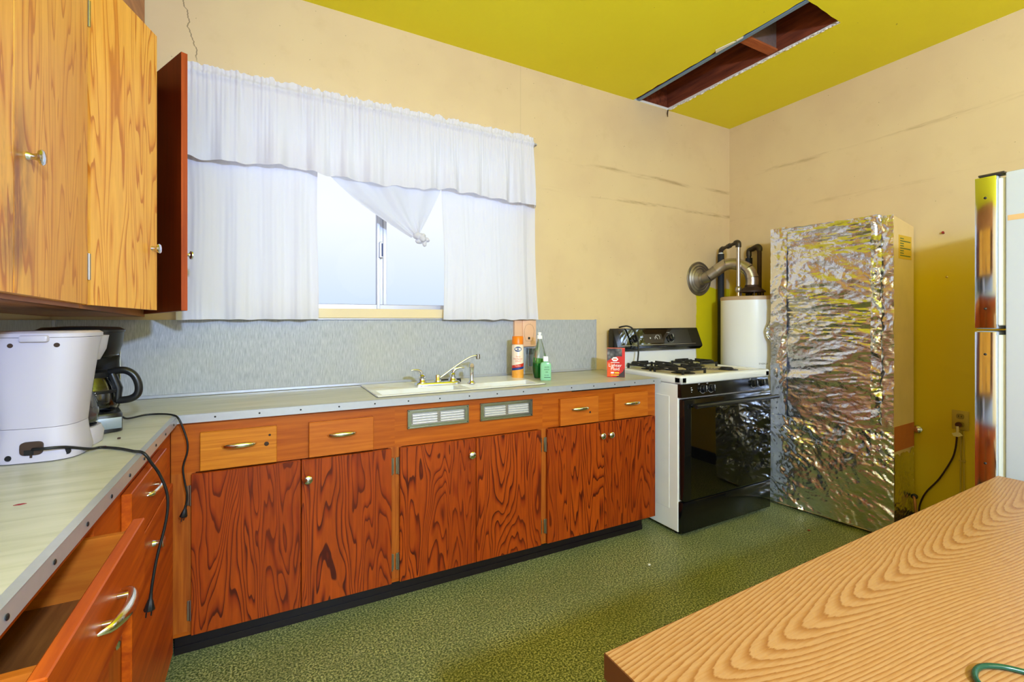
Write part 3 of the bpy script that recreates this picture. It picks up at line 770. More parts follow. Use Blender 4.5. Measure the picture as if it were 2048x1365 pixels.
# lighter-fluid carton
lf = thing('charcoal_carton', 'small red carton of charcoal lighter fluid at counter end by the stove', 'carton', (1.838, 2.105, .9056), math.atan2(-.069, .078))
hw, dp, hh = .052, .022, .172
MB().box(-hw, hw, 0, dp*2, 0, hh, .0006).build('carton', 'carton_red', lf)
F = lambda x, y: (x, -.0006, y)
def poly(pts, mat, name, e=.0003, parent=lf):
    MB().prism(pts, -e-.0001, -.0, 'y').build(name, mat, parent, 0)
arc = [(-hw+.001, .095)] + [(-hw+.001+(2*hw-.018)*t, .095+.030*math.sin(t*1.9)) for t in [i/12 for i in range(1, 13)]]
poly(arc+[(hw-.017, hh-.001), (-hw+.001, hh-.001)], 'charcoal_print', 'coal_picture')
poly([(-hw+.001, .004), (-hw+.030, .004), (-hw+.050, .05), (-hw+.03, .09), (-hw+.001, .088)], 'carton_orange', 'flame_picture', .0004)
poly([(hw-.052, .001), (hw-.001, .001), (hw-.001, .058), (hw-.012, .035)], 'carton_dark', 'grill_shadow', .0004)
for k in range(6):
    a = R(-38+k*12); r0, r1 = .052, .078
    p0 = (-.012+r0*math.cos(a), .078+r0*math.sin(a)); p1 = (-.012+r1*math.cos(a-.2), .078+r1*math.sin(a-.2)); n = .0013
    if p1[0] < hw-.002: poly([(p0[0], p0[1]-n), (p1[0], p1[1]-n), (p1[0], p1[1]+n), (p0[0], p0[1]+n)], 'carton_dark', 'grill_bar', .0006)
hexa = [(-.006+.020*math.cos(R(60*k)), .107+.014*math.sin(R(60*k))) for k in range(6)]
poly(hexa, 'print_white', 'logo_badge', .0007)
poly([(-.006+(x+.006)*.72, .107+(z-.107)*.35) for x, z in hexa], 'print_coral', 'logo_mark', .0009)
text('lettering', 'Lighter', .027, 'print_white', lf, lambda x, y: (x-.005, -.0012, .062+y))
text('lettering', 'Fluid', .027, 'print_white', lf, lambda x, y: (x-.005, -.0012, .041+y))
poly([(-.030, .086), (.020, .086), (.020, .089), (-.030, .089)], 'print_white', 'print_line', .0008)
for x0, x1, z0, z1, mt in ((-.030, -.012, .022, .031, 'print_white'), (-.009, .018, .022, .031, 'print_yellow'), (-.028, .016, .010, .015, 'print_yellow')):
    poly([(x0, z0), (x1, z0), (x1, z1), (x0, z1)], mt, 'print_block', .0008)
MB().box(hw+.0001, hw+.0006, .002, 2*dp-.002, .002, .05).build('side_print', 'paper_white', lf, 0)
MB().box(-hw, hw, 0, dp*2, hh, hh+.0012).build('top_flap', 'print_coral', lf, 0)

# peach socket box on the backsplash
c = thing('wall_socket', 'peach plastic socket box on the backsplash under right curtain', 'socket', (1.427, 2.4915, 1.08))
MB().box(-.076, -.022, -.020, 0, -.17, .165, .002).build('side_strip', 'peach_plastic', c)
MB().box(-.022, .076, -.026, 0, .0, .165, .004, 2).build('plate', 'peach_plastic', c)
P = [(.000, -.0268, .035), (-.010, -.0268, .07), (-.012, -.0268, .10), (-.004, -.0268, .122)]
for k in range(9): P.append((-.004+.056*k/8, -.0268, .124+.014*math.sin(math.pi*k/8)+(.006 if k % 2 else 0)))
P += [(.060, -.0268, .10), (.056, -.0268, .07), (.046, -.0268, .035), (.0, -.0268, .035)]
MB().tube(P, .0009, 6).build('crown_outline', 'peach_line', c, 60)
MB().box(.016, .030, -.0275, -.0255, .045, .060, .001).build('socket_hole', 'dark_hole', c)
o = MB().loft([sup(0, 0, .024, .020, 0, 3, 24), sup(0, 0, .026, .021, .05, 3, 24), sup(0, 0, .022, .018, .10, 3, 24), sup(0, 0, .026, .02, .11, 3, 24)]).build('plastic_cup', 'blue_grey_clear', None, 50, (1.462, 2.45, .96))
tag(o, 'translucent blue-grey plastic holder hanging under the peach socket', 'holder'); o.location.z = .9605
MB().box(-.02, .02, .018, .0405, .07, .11, .002).build('bracket', 'blue_grey_clear', o)

# ================================================================== CURTAINS
def folds(x, seed, freq=9., amp=1.):
    return amp*(.55*math.sin(x*freq*6.283+2.2*noise.noise(Vector((x*3.1, seed, 0)))*3) + .45*noise.noise(Vector((x*freq*1.7, seed+9, 3))))
def valance():
    x0, x1 = -.335, 1.474
    def f(u, v):
        x = x0+(x1-x0)*u
        zt = 2.370+.016*noise.noise(Vector((x*22, 1, 0)))+.010*noise.noise(Vector((x*55, 2, 0)))
        zb = 1.957+.014*noise.noise(Vector((x*5, 5, 0)))+.008*math.sin(x*7+1)+.012*noise.noise(Vector((x*14, 8, 0)))
        z = zt+(zb-zt)*v
        hd = 2.372-z      # distance below the top
        g = max(0, min(1, (hd-.05)/.30))
        fine = .009*noise.noise(Vector((x*60, z*3, 7)))+.003*math.sin(x*330+noise.noise(Vector((x*10, 0, 0)))*6)
        big = folds(x+.02*g*noise.noise(Vector((x*5, z*2, 4))), 2, 6.0, .030)*(g**.8)+.012*noise.noise(Vector((x*26, z*2.5, 11)))*(g**.5)
        y = 2.408 - big - fine*(1-.75*g) - .012*g
        rod = .011*math.exp(-((hd-.043)/.014)**2)
        y -= rod
        if hd < .03: y += .006*noise.noise(Vector((x*60, z*40, 1)))
        pin = .004*math.exp(-((hd-.026)/.004)**2)+.004*math.exp(-((hd-.062)/.005)**2); y += pin
        if u > .985: y += (u-.985)/.015*.05
        return (x, y, z)
    # horizontal ruffle near hem
    o = tag(MB().grid(f, 420, 44).build('valance', 'white_cloth', None, 180), 'white ruffled valance curtain across the top of the window', 'curtain')
    def hem(u, v):
        x = x0+.006+(x1-x0-.012)*u
        p = Vector(f((x-x0)/(x1-x0), 1.0)); q = Vector(f((x-x0)/(x1-x0), .93))
        r = q+(p-q)*v
        return (r.x, r.y-.0022, r.z)
    tag(MB().grid(hem, 300, 2).build('hem', 'white_cloth', o, 180), 'double-stitched hem')
    return o
valance()
r = MB().cyl((-.36, 2.409, 2.329), (1.468, 2.409, 2.329), .005, n=10).tube(spline([(1.468, 2.409, 2.329), (1.476, 2.425, 2.329), (1.478, 2.4995, 2.329)], 4), .005, 8).build('curtain_rod', 'aluminium', None, 60)
tag(r, 'thin metal curtain rod hidden in the ruffled valance top', 'curtain rod')
def drop(name, label, x0, x1, xb0, xb1, seed, lean):
    def f(u, v):
        z = 2.07+(1.249-2.07)*v
        xt = x0+(x1-x0)*u; xb = xb0+(xb1-xb0)*u
        x = xt+(xb-xt)*v
        g = .35+.65*v
        y = 2.449 - folds(u*(x1-x0)*1.05+seed, seed, 5.5, .024)*g - .004*noise.noise(Vector((u*40, v*2, seed)))
        z += .006*noise.noise(Vector((u*9, seed, 1)))*v
        x += .006*math.sin(v*5+seed)*(1 if u > .5 else -1)*abs(u-.5)*2
        y -= .010*v*lean
        return (x, y, z)
    o = tag(MB().grid(f, 170, 40).build(name, 'white_cloth', None, 180), label, 'curtain')
    def hem(u, v):
        q = Vector(f(.01+.98*u, .955+.045*v)); return (q.x, q.y-.0016, q.z)
    tag(MB().grid(hem, 120, 2).build('hem', 'white_cloth', o, 180), 'stitched hem')
drop('cafe_curtain', 'long white café curtain on the left, next to the open cabinet door', -.345, .232, -.335, .226, 3.3, 1.0)
drop('cafe_curtain', 'white café curtain on the right side of the window', .872, 1.474, .882, 1.492, 8.1, 1.0)
def knotted():
    c = thing('knotted_curtain', 'sheer white middle curtain gathered and tied into a knot', 'curtain', (.725, 2.425, 1.69))
    def f(u, v):
        tx = .215+(.885-.215)*u; tz = 2.04
        bx = .690+.050*u; bz = 1.690+.035*u
        e = v
        x = tx+(bx-tx)*(e**(1.0+.25*(1-u)))
        z = tz+(bz-tz)*(e**(.85+.25*(1-u)))
        sag = .020*math.sin(math.pi*v)*(1-u)
        z -= sag
        y = 2.432+.012*math.sin(u*21+2*v)*(1-.6*v)+.006*noise.noise(Vector((u*12, v*3, 2)))-.012*v - .018*v*math.sin(math.pi*u)
        return (x-.725, y-2.425, z-1.69)
    MB().grid(f, 80, 40).build('drape', 'sheer_cloth', c, 180)
    b = MB()
    for (p, rr, sc) in (((.0, -.012, .010), .026, (1.1, .8, .8)), ((.022, -.020, .000), .022, (.9, .9, 1.1)), ((.012, -.010, -.016), .020, (1.3, .8, .7)), ((.044, -.010, -.006), .020, (1.1, .7, .7)), ((.036, -.012, -.026), .015, (.8, .8, 1.3)), ((-.012, -.005, .022), .018, (1, .7, 1))):
        b.sphere(p, rr, sc, 3)
    for v in b.b.verts:
        n = noise.noise(v.co*70); v.co += v.co.normalized()*n*.006
    b.build('knot', 'white_cloth', c, 180)
knotted()

# ================================================================== UPPER CABINETS
UF = -.458          # face-frame plane; doors lie 2 cm proud
ub = lambda y: 1.262+.025*(2.46-y)       # the old cabinets sag towards the corner
udb = lambda y: 1.283+.025*(2.05-y)
UT, UTOP = 2.257, ZC-.002
def upper(name, label, y0, y1):
    c = thing('wall_cabinet', label, 'cabinet', (UF, 0, 0))
    x0 = XL-UF+.001
    MB().prism([(y0, ub(y0)), (y1, ub(y1)), (y1, ub(y1)+.016), (y0, ub(y0)+.016)], x0, -.001, 'x').build('bottom_panel', 'cabinet_underside', c, 0)
    MB().box(x0, -.02, y0, y0+.015, 1.32, UTOP).box(x0, -.02, y1-.015, y1, 1.30, UTOP).box(x0, x0+.006, y0, y1, 1.32, UTOP).box(x0+.006, -.02, y0+.015, y1-.015, 1.76, 1.775).build('carcass', 'cabinet_underside', c, 0)
    MB().box(-.02, 0, y0, y1, UT-.03, UTOP).build('top_rail', 'cabinet_underside', c, 0)
    MB().prism([(y0, ub(y0)), (y1, ub(y1)), (y1, ub(y1)+.045), (y0, ub(y0)+.045)], -.02, 0, 'x').build('bottom_rail', 'cabinet_underside', c, 0)
    for s0, s1 in ((y0, y0+.035), (y1-.035, y1)): MB().box(-.02, 0, s0, s1, 1.33, UT-.03).build('stile', 'red_edge_wood', c, 0)
    return c
def upper_door(c, yh, yfree, mat, ang, kz, ky, edge=None):
    # hinged at yh, door runs to yfree; mesh is local to the hinge
    L = yfree-yh; s = 1 if L > 0 else -1
    pts = [(0.0012*s, udb(yh)), (L-.0012*s, udb(yfree)), (L-.0012*s, UT), (.0012*s, UT)]
    d = MB().prism(pts, .0006, .020, 'x').build('door', mat, c, 0, (0, yh, 0), (0, 0, ang))
    if kz: link('knob', KNOB, d, (.0202, ky-yh, kz), (0, 0, R(90)))
    for hz in (1.40, 2.12):
        h = link('hinge', HINGE, d, (.0125, .001*s, hz), (0, 0, R(90)))
    return d
c = upper('w', 'golden plywood wall cabinet with worn stained doors, at left edge of the view', .60, 1.700)
upper_door(c, .845, 1.2635, 'upper_plywood', 0, None, 0)
upper_door(c, 1.692, 1.2655, 'upper_plywood', 0, 1.592, 1.322)
c = upper('w', 'golden plywood corner wall cabinet with one door ajar and one swung open', 1.702, 2.488)
d3 = upper_door(c, 1.722, 2.054, 'upper_plywood', R(-17.5), 1.498, 2.024)
d4 = upper_door(c, 2.460, 2.060, 'red_door_wood', R(26.6), 1.498, 2.085)
tag(d4, 'dark red-brown door swung wide open')
MB().box(.0004, .0206, -.4018, -.3990, udb(2.06)+.001, UT-.001).build('door_edge', 'red_edge_wood', d4, 0)

# ================================================================== COFFEE MAKERS
ZT = .9058
c = thing('coffee_maker', 'white plastic drip coffee maker turned with its back to view', 'coffee maker', (-.492, 1.582, ZT), R(-5))
MB().loft([sup(0, .0, .083, .076, z, n, 40) for z, n in ((.002, 3.2), (.004, 3.2))] + [sup(0, 0, .086, .078, .014, 3.2, 40), sup(0, 0, .079, .074, .05, 3.2, 40), sup(0, 0, .0755, .072, .082, 3.2, 40)]).build('base', 'white_plastic', c, 40)
MB().loft([sup(0, 0, .076, .0725, .083, 3.2, 40), sup(0, 0, .079, .074, .115, 3.2, 40), sup(0, 0, .088, .078, .19, 3.2, 40), sup(0, .006, .096, .084, .27, 3.2, 40), sup(0, .010, .100, .088, .300, 3.2, 40)]).build('tank', 'white_plastic', c, 40)
MB().loft([sup(0, .012, .1015, .0905, .301, 3.2, 40), sup(0, .012, .1015, .0905, .310, 3.2, 40), sup(0, .012, .094, .083, .315, 3.2, 40)]).build('lid', 'white_plastic', c, 40)
MB().box(-.012, .040, -.0875, -.070, .290, .306, .004, 2).build('lid_tab', 'white_plastic', c)
MB().loft([sup(.0, .105, .072, .062, 0, 3.5, 36), sup(.0, .105, .076, .062, .030, 3.5, 36), sup(.0, .100, .070, .060, .048, 3.5, 36)]).build('warming_base', 'white_plastic', c, 40)
MB().lathe([(.052, .048), (.052, .052), (0, .052)], (.012, .108, 0), 28).build('hot_plate', 'black_plastic', c, 40)
MB().lathe([(.045, .054), (.054, .060), (.057, .085), (.055, .110), (.047, .135), (.040, .150)], (.012, .108, 0), 32, cap=False).build('carafe', 'carafe_glass', c, 60)
MB().lathe([(.041, .150), (.044, .156), (.03, .166), (0, .167)], (.012, .108, 0), 28).build('carafe_lid', 'white_plastic', c, 40)
MB().loft([sup(0, .085, .074, .066, .232, 3, 36), sup(0, .082, .088, .076, .262, 3, 36), sup(0, .08, .094, .082, .300, 3, 36)]).build('filter_basket', 'white_plastic', c, 40)
for x, z, sx in ((-.034, .016, 1), (.066, .020, 1.3)):
    q = MB().lathe([(0, 0), (.007*sx, 0), (.006*sx, .003), (0, .003)], (x, -.0765+max(0, abs(x)-.03)*.42, z), 16, M=Matrix.Rotation(R(90), 4, 'X')).build('foot_hole', 'dark_hole', c, 40)
for x in (-.030, .052):
    MB().lathe([(0, 0), (.006, 0), (.005, .003), (0, .003)], (x, -.0755+max(0, abs(x)-.04)*.25, .282), 16, M=Matrix.Rotation(R(90), 4, 'X')).build('screw_hole', 'rusty_hood', c, 40)
s_ = MB()
s_.loft([[(p[0], -.0800, p[1]) for p in [(a[0]+.008, a[1]+.036) for a in sup(0, 0, .021, .016, 0, 4, 24)]], [(p[0], -.0730, p[1]) for p in [(a[0]+.008, a[1]+.036) for a in sup(0, 0, .021, .016, 0, 4, 24)]]])
s_.box(.0055, .0095, -.0800, -.073, .014, .021)
s_.build('cord_recess', 'rusty_hood', c, 40)
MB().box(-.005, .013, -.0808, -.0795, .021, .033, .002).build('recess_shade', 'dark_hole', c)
def to_local(o, p):
    m = Matrix.Translation(o.location) @ Matrix.Rotation(o.rotation_euler.z, 4, 'Z'); return m.inverted() @ Vector(p)
def cord(c, pts, r, mat, plug_dir, blade=True):
    P = spline([to_local(c, p) for p in pts], 6)
    k = MB().tube(P, r, 8).build('power_cord', mat, c, 180)
    e = P[-1]; d = (P[-1]-P[-3]).normalized(); u = d.orthogonal().normalized(); w = d.cross(u)
    q = MB()
    q.tube([e-d*.012, e, e+d*.006, e+d*.012, e+d*.026, e+d*.028], [.004, .0045, .007, .0085, .0125, .0115], 8)
    for s in (-1, 1): q.tube([e+d*.024+u*.006*s, e+d*.043+u*.006*s], .0016, 5)
    q.build('plug', mat, k, 40)
    return k
cord(c, [(-.488, 1.5015, .940), (-.462, 1.488, .942), (-.430, 1.505, .937), (-.400, 1.560, .915), (-.384, 1.590, .9095), (-.339, 1.553, .9095), (-.302, 1.507, .9095), (-.272, 1.468, .9098), (-.255, 1.475, .876), (-.243, 1.485, .847), (-.229, 1.49, .80), (-.226, 1.49, .756), (-.232, 1.485, .705), (-.244, 1.475, .647), (-.253, 1.465, .585), (-.257, 1.46, .54)], .0036, 'black_rubber', None)

FA = math.atan2(.29, .957)
c = thing('coffee_maker', 'black drip coffee maker with glass carafe in the counter corner', 'coffee maker', (-.497, 1.868, ZT), FA)
MB().loft([sup(0, 0, .092, .094, z, 6, 40) for z in (0.002, .05)] + [sup(0, 0, .088, .090, .058, 6, 40)]).build('base', 'black_plastic', c, 40)
MB().box(-.080, .086, -.0965, -.0935, .012, .046, .006, 2).build('control_panel', 'silver_panel', c)
MB().lathe([(0, 0), (.014, 0), (.013, .004), (0, .005)], (-.030, -.0965, .028), 20, M=Matrix.Rotation(R(90), 4, 'X')).build('switch', 'black_plastic', c, 40)
MB().lathe([(.058, .0582), (.058, .062), (0, .063)], (.018, -.032, 0), 32).build('hot_plate', 'black_enamel', c, 40)
MB().loft([sup(0, .062, .092, .034, .058, 5, 36), sup(0, .062, .092, .034, .20, 5, 36), sup(0, .060, .094, .036, .225, 5, 36)]).build('water_tank', 'black_plastic', c, 40)
MB().box(.0925, .0945, .045, .070, .06, .26, .001).build('water_gauge', 'white_pvc', c)
MB().loft([sup(0, -.012, .068, .064, .226, 2.4, 44), sup(0, -.008, .086, .080, .236, 2.4, 44), sup(0, -.004, .095, .090, .265, 2.5, 44), sup(0, 0, .099, .096, .305, 2.6, 44)]).build('basket_housing', 'black_plastic', c, 40)
MB().loft([sup(0, 0, .102, .099, .3055, 2.6, 44), sup(0, 0, .102, .099, .312, 2.6, 44), sup(0, 0, .088, .085, .320, 2.6, 44), sup(0, 0, .03, .03, .323, 2.6, 44)]).build('lid', 'black_plastic', c, 40)
cr = MB().lathe([(.040, .064), (.056, .068), (.062, .085), (.062, .115), (.056, .140), (.043, .165), (.040, .175)], (.022, -.036, 0), 40, cap=False).build('carafe', 'carafe_glass', c, 60)
MB().lathe([(.0425, .166), (.044, .170), (.044, .182), (.035, .188), (0, .190)], (.022, -.036, 0), 32).build('carafe_lid', 'black_plastic', cr, 40)
MB().lathe([(.0625, .120), (.0632, .122), (.0632, .128), (.0615, .130)], (.022, -.036, 0), 40, cap=False).build('carafe_band', 'black_plastic', cr, 40)
for k in range(5): MB().box(.012, .026, -.0995, -.0989, .084+.010*k, .086+.010*k).build('level_mark', 'print_white', cr, 0)
hd = Vector((.93, -.37, 0)); o3 = Vector((.022, -.036, 0))
P = spline([o3+hd*.040+Vector((0, 0, .180)), o3+hd*.075+Vector((0, 0, .186)), o3+hd*.100+Vector((0, 0, .172)), o3+hd*.113+Vector((0, 0, .142)), o3+hd*.112+Vector((0, 0, .112)), o3+hd*.094+Vector((0, 0, .096)), o3+hd*.062+Vector((0, 0, .092))], 5)
MB().tube(P, [.011]*len(P), 10).tube([o3+hd*.060+Vector((0, 0, .088)), o3+hd*.063+Vector((0, 0, .13)), o3+hd*.047+Vector((0, 0, .176))], [.010, .012, .012], 8).build('handle', 'black_plastic', cr, 60)
text('lettering', 'COFFEE', .0135, 'print_white', c, lambda x, y: (.012+x, -.004-.0945*(1-abs((.012+x)/.0965)**2.5)**.4-.0012, .288+y))
cord(c, [(-.43, 1.985, .925), (-.416, 2.009, .9098), (-.377, 2.053, .9098), (-.333, 2.049, .9098), (-.291, 2.006, .9102), (-.269, 1.972, .902), (-.253, 1.968, .86), (-.242, 1.966, .814), (-.243, 1.966, .779), (-.252, 1.968, .745), (-.255, 1.968, .719), (-.250, 1.968, .674), (-.244, 1.968, .637), (-.244, 1.968, .611), (-.249, 1.968, .582)], .0032, 'black_rubber', None)

# ================================================================== STOVE
SW = .812
s = thing('gas_stove', 'white and black freestanding gas range beside the cabinets', 'stove', (2.092, 1.845, 0))
MB().box(0, SW, .022, .612, .022, .874, .003).build('body', 'stove_side', s)
MB().box(-.0022, 0, .085, .53, .14, .80, .0015).build('side_panel', 'stove_side', s)
for x in (.04, SW-.04):
    for y in (.06, .56): MB().lathe([(.018, 0), (.018, .010), (.010, .012), (.010, .022)], (x, y, 0), 12).build('foot', 'black_plastic', s)
b = MB()     # cooktop: raised rim around a shallow well
b.box(-.006, SW+.006, -.008, .050, .875, .925, .012, 3).box(-.006, SW+.006, .545, .600, .875, .925, .012, 3)
b.box(-.006, .046, -.008, .600, .875, .9249, .012, 3).box(SW-.046, SW+.006, -.008, .600, .875, .9249, .012, 3)
b.build('cooktop', 'white_enamel', s, 40)
MB().box(.03, SW-.03, .03, .57, .880, .9165).build('burner_well', 'cream_enamel', s, 0)
BUR = MB().lathe([(.072, 0), (.070, .002), (.05, .001), (.042, .003), (.042, .010), (.034, .016), (0, .017)], n=28).mesh('burner', 'cast_iron', 40)
for x in (.20, SW-.20):
    for y in (.16, .42): link('burner', BUR, s, (x, y, .9167))
def grate_mesh():
    b = MB(); h = .105; z0, z1 = .012, .030
    for a in (-1, 1):
        b.box(-h, h, a*h-.005, a*h+.005, z0, z0+.010, .001).box(a*h-.005, a*h+.005, -h, h, z0, z0+.010, .001)
        for q in (-1, 1): b.box(a*h-.006, a*h+.006, q*h-.006, q*h+.006, -.008, z1-.004, .001)
    for k in range(4):
        M = Matrix.Rotation(R(90*k), 4, 'Z')
        b.prism([(.03, z1-.006), (.10, z0), (.10, z1+.006), (.085, z1+.008), (.03, z1+.002)], -.004, .004, 'y', M=M)
        b.box(-.07, .07, h-.004, h+.004, z1-.004, z1+.006, .001, M=M)
        for q in (-1, 1): b.box(q*.066-.004, q*.066+.004, h-.004, h+.004, z0, z1, M=M)
    return b.mesh('grate', 'cast_iron', 40)
GR = grate_mesh()
gl = ('black cast iron burner grate on stove, front left', 'black cast iron burner grate on stove, back left', 'black cast iron burner grate on stove, back right')
for (x, y, a), lab in zip(((.185, .175, 4), (.20, .428, -2), (.615, .425, 3)), gl):
    tag(link('burner_grate', GR, None, (2.092+x, 1.845+y, .9255), (0, 0, R(a))), lab, 'grate', 'burner grates on the stove')
o = MB().box(-.05, .05, -.008, .008, 0, .008, .002)
for k in range(5): o.box(-.045+.02*k, -.035+.02*k, -.009, .009, .0075, .012, .001)
tag(o.build('burner_bar', 'dull_galvanized', None, 35, (2.092+.50, 1.845+.20, .9172), (0, 0, R(-62))), 'loose ribbed metal burner bar lying on the cooktop', 'metal bar')
# control panel (leans back a little)
MB().prism([(.024, .874), (.024, .798), (-.006, .800), (.004, .874)], 0, SW, 'x').build('control_panel', 'black_enamel', s, 20)
RX = Matrix.Rotation(R(90), 4, 'X')
def stove_knob(x, y, z, r, par, tilt=0):
    k = MB().lathe([(r*1.18, 0), (r*1.15, .003), (r, .005), (r*.92, .020), (r*.8, .022), (0, .0225)], n=26, M=RX).build('knob', 'black_plastic', par, 40, (x, y, z), (tilt, 0, 0))
    MB().box(-.0045, .0045, -.031, -.018, -r*.9, r*.9, .002).build('grip', 'black_plastic', k)
    MB().box(-.001, .001, -.0316, -.0305, -.001, r*.9).build('pointer', 'print_white', k)
    q = MB()
    for i in range(9):
        a = R(-150+i*16); q.box(r*1.3*math.cos(a)-.001, r*1.3*math.cos(a)+.001, -.0008, .001, r*1.3*math.sin(a)-.001, r*1.3*math.sin(a)+.001)
    q.build('dial_marks', 'print_white', k, 0)
for x in (.180, .252, .655, .730):
    stove_knob(x, -.0012, .841, .021, s, R(-7))
    text('lettering', 'OFF', .009, 'print_white', s, lambda a, b_, x=x: (x-.028+a, .0010, .8665+b_))
for k in range(3): MB().box(.083, .087+.006*(k % 2), -.0030, -.0022+.002*k, .826+.012*k, .830+.012*k).build('dial_mark', 'print_white', s, 0)
# oven door, handle, drawer
d = MB().box(.006, SW-.006, -.022, .020, .208, .790, .006, 2).build('oven_door', 'black_enamel', s)
MB().box(.055, SW-.012, -.0245, -.0222, .215, .745, .001).build('oven_glass', 'black_glass', d)
b = MB().tube([(.055, -.058, .754), (SW+.012, -.058, .754)], .0125, 14)
for x in (.075, SW-.020): b.tube([(x, -.020, .756), (x, -.056, .754)], .009, 10)
b.build('handle', 'black_plastic', d, 50)
MB().box(.0, SW, -.016, .020, .026, .202, .006, 2).build('storage_drawer', 'black_enamel', s)
# backguard
MB().box(.006, SW-.006, .565, .612, .925, 1.045, .004).build('riser', 'white_enamel', s)
prof = [(.612, 1.030), (.612, 1.170), (.600, 1.186), (.572, 1.187), (.520, 1.062), (.520, 1.050), (.545, 1.030)]
MB().prism(prof, -.012, SW+.008, 'x').build('backguard', 'black_enamel', s, 20)
bt = math.atan2(.052, .125)
BM = lambda x, z: (x, .572-.052*(1.187-z)/.125-.0005, z)
def guard_panel(name, x0, x1, z0, z1, mat, e=.001):
    b = MB(); y = lambda z: .572-.052*(1.187-z)/.125
    b.prism([(y(z0)-e, z0), (y(z1)-e, z1), (y(z1)+.002, z1), (y(z0)+.002, z0)], x0, x1, 'x'); return b.build(name, mat, s, 0)
guard_panel('glass_strip', .03, SW-.10, 1.076, 1.176, 'black_glass')
guard_panel('panel_line', .03, SW-.06, 1.070, 1.0735, 'dull_galvanized')
guard_panel('clock_panel', .245, .425, 1.083, 1.145, 'iron_pipe', .0016)
y = .572-.052*(1.187-1.115)/.125
for x in (.30, .345): 
    MB().lathe([(.007, 0), (.006, .006), (0, .007)], (x, y-.002, 1.118), 14, M=RX).build('clock_button', 'chrome', s)
MB().tube([(.372+.024*math.cos(R(a*15)), y-.0035-.0*a, 1.115+.024*math.sin(R(a*15))) for a in range(25)], .0010, 5, cap=False).build('clock_dial', 'print_white', s)
MB().tube([(.360, y-.0035, 1.128), (.380, y-.0035, 1.105)], .0012, 5).build('clock_hand', 'print_white', s)
for x in (.155, .505): stove_knob(x, y-.0015, 1.115, .024, s, R(-22))
for x in (.145, .497):
    text('lettering', 'OVEN', .010, 'print_white', s, lambda a, b_, x=x: (x+a, .572-.052*(1.187-1.154)/.125-.0016, 1.150+b_))
o = MB().tube(spline([(2.172, 2.455, 1.194), (2.182, 2.428, 1.201), (2.205, 2.405, 1.203), (2.228, 2.380, 1.185), (2.240, 2.350, 1.130), (2.236, 2.335, 1.080), (2.222, 2.320, 1.02), (2.200, 2.305, .962)], 7), .0052, 8).build('black_cable', 'black_rubber', None, 180)
tag(o, 'black cable looped over the stove backguard down to the burner', 'cable')

# ================================================================== WATER HEATER + PIPES
HX, HY, HR, HZ = 3.186, 2.150, .212, 1.418
h = thing('water_heater', 'white cylindrical water heater in the corner behind the stove', 'water heater', (HX, HY, 0))
MB().lathe([(HR-.02, 0), (HR-.02, .05), (HR, .055), (HR, HZ-.028)], n=56).build('tank', 'heater_white', h, 40)
MB().lathe([(HR+.001, HZ-.028), (HR+.001, HZ-.004), (HR-.006, HZ), (0, HZ+.002)], n=56).build('top_cap', 'tan_band', h, 40)
hd_ = MB().lathe([(.060, HZ+.030), (.062, HZ+.036), (.092, HZ+.034), (.092, HZ+.042), (.070, HZ+.058), (.050, HZ+.072), (.046, HZ+.088)], n=28, cap=False).build('draft_hood', 'rusty_hood', h, 40)
for k in range(4):
    a = R(45+90*k); MB().box(-.006, .006, -.002, .002, HZ, HZ+.036, M=Matrix.Translation((.075*math.cos(a), .075*math.sin(a), 0)) @ Matrix.Rotation(a, 4, 'Z')).build('hood_leg', 'rusty_hood', hd_)
text('lettering', 'ENERGY', .016, 'iron_pipe', h, lambda x, y: ((HR+.0006)*math.cos(R(-126)+x/HR), (HR+.0006)*math.sin(R(-126)+x/HR), .935+y))
P = spline([(-.16, -.135, HZ-.004), (-.13, -.162, HZ-.016), (-.09, -.190, HZ-.010), (-.04, -.208, HZ-.022), (.0, -.2135, HZ-.014), (.06, -.206, HZ-.03), (.11, -.184, HZ-.07)], 5)
MB().tube(P, .0014, 5).build('thermocouple_wire', 'iron_pipe', h, 180)
f = thing('flue_pipe', 'galvanized flue elbow curving from heater into the back wall', 'flue pipe', (3.033, 2.4985, 1.573))
Pw = spline([(HX, HY, HZ+.075), (HX, HY, 1.560), (3.176, 2.175, 1.625), (3.148, 2.240, 1.668), (3.112, 2.310, 1.672), (3.082, 2.370, 1.630), (3.056, 2.420, 1.590), (3.036, 2.470, 1.574), (3.033, 2.497, 1.573)], 3)
loc = [p-Vector(f.location) for p in Pw]
for i in range(0, len(loc)-1, 3):
    seg = loc[i:i+4]
    if len(seg) < 2: continue
    d0 = (seg[1]-seg[0]).normalized()
    r_ = .043
    MB().tube(seg, [r_+.0026]+[r_]*(len(seg)-1), 20).build('elbow_segment', 'galvanized' if i < 15 else 'dull_galvanized', f, 40)
MB().lathe([(.044, -.050), (.047, -.046), (.050, -.030), (.075, -.018), (.082, -.020), (.095, -.012), (.104, -.016), (.116, -.008), (.132, -.010), (.136, -.004), (.134, 0)], n=40, axis='y').build('wall_flange', 'dull_galvanized', f, 30)
def water_pipe(label, parts):
    c = thing('water_pipe', label, 'pipe', parts[0][1][0])
    o_ = Vector(c.location)
    for nm, pts, r, m in parts: MB().tube([Vector(p)-o_ for p in pts], r, 14).build(nm, m, c, 45)
def joint(p, r=.019): return [(p[0]-.0, p[1], p[2]-.012), (p[0], p[1], p[2]+.012)]
a, b_, z2 = (3.222, 2.440), (3.108, 2.205), 1.815
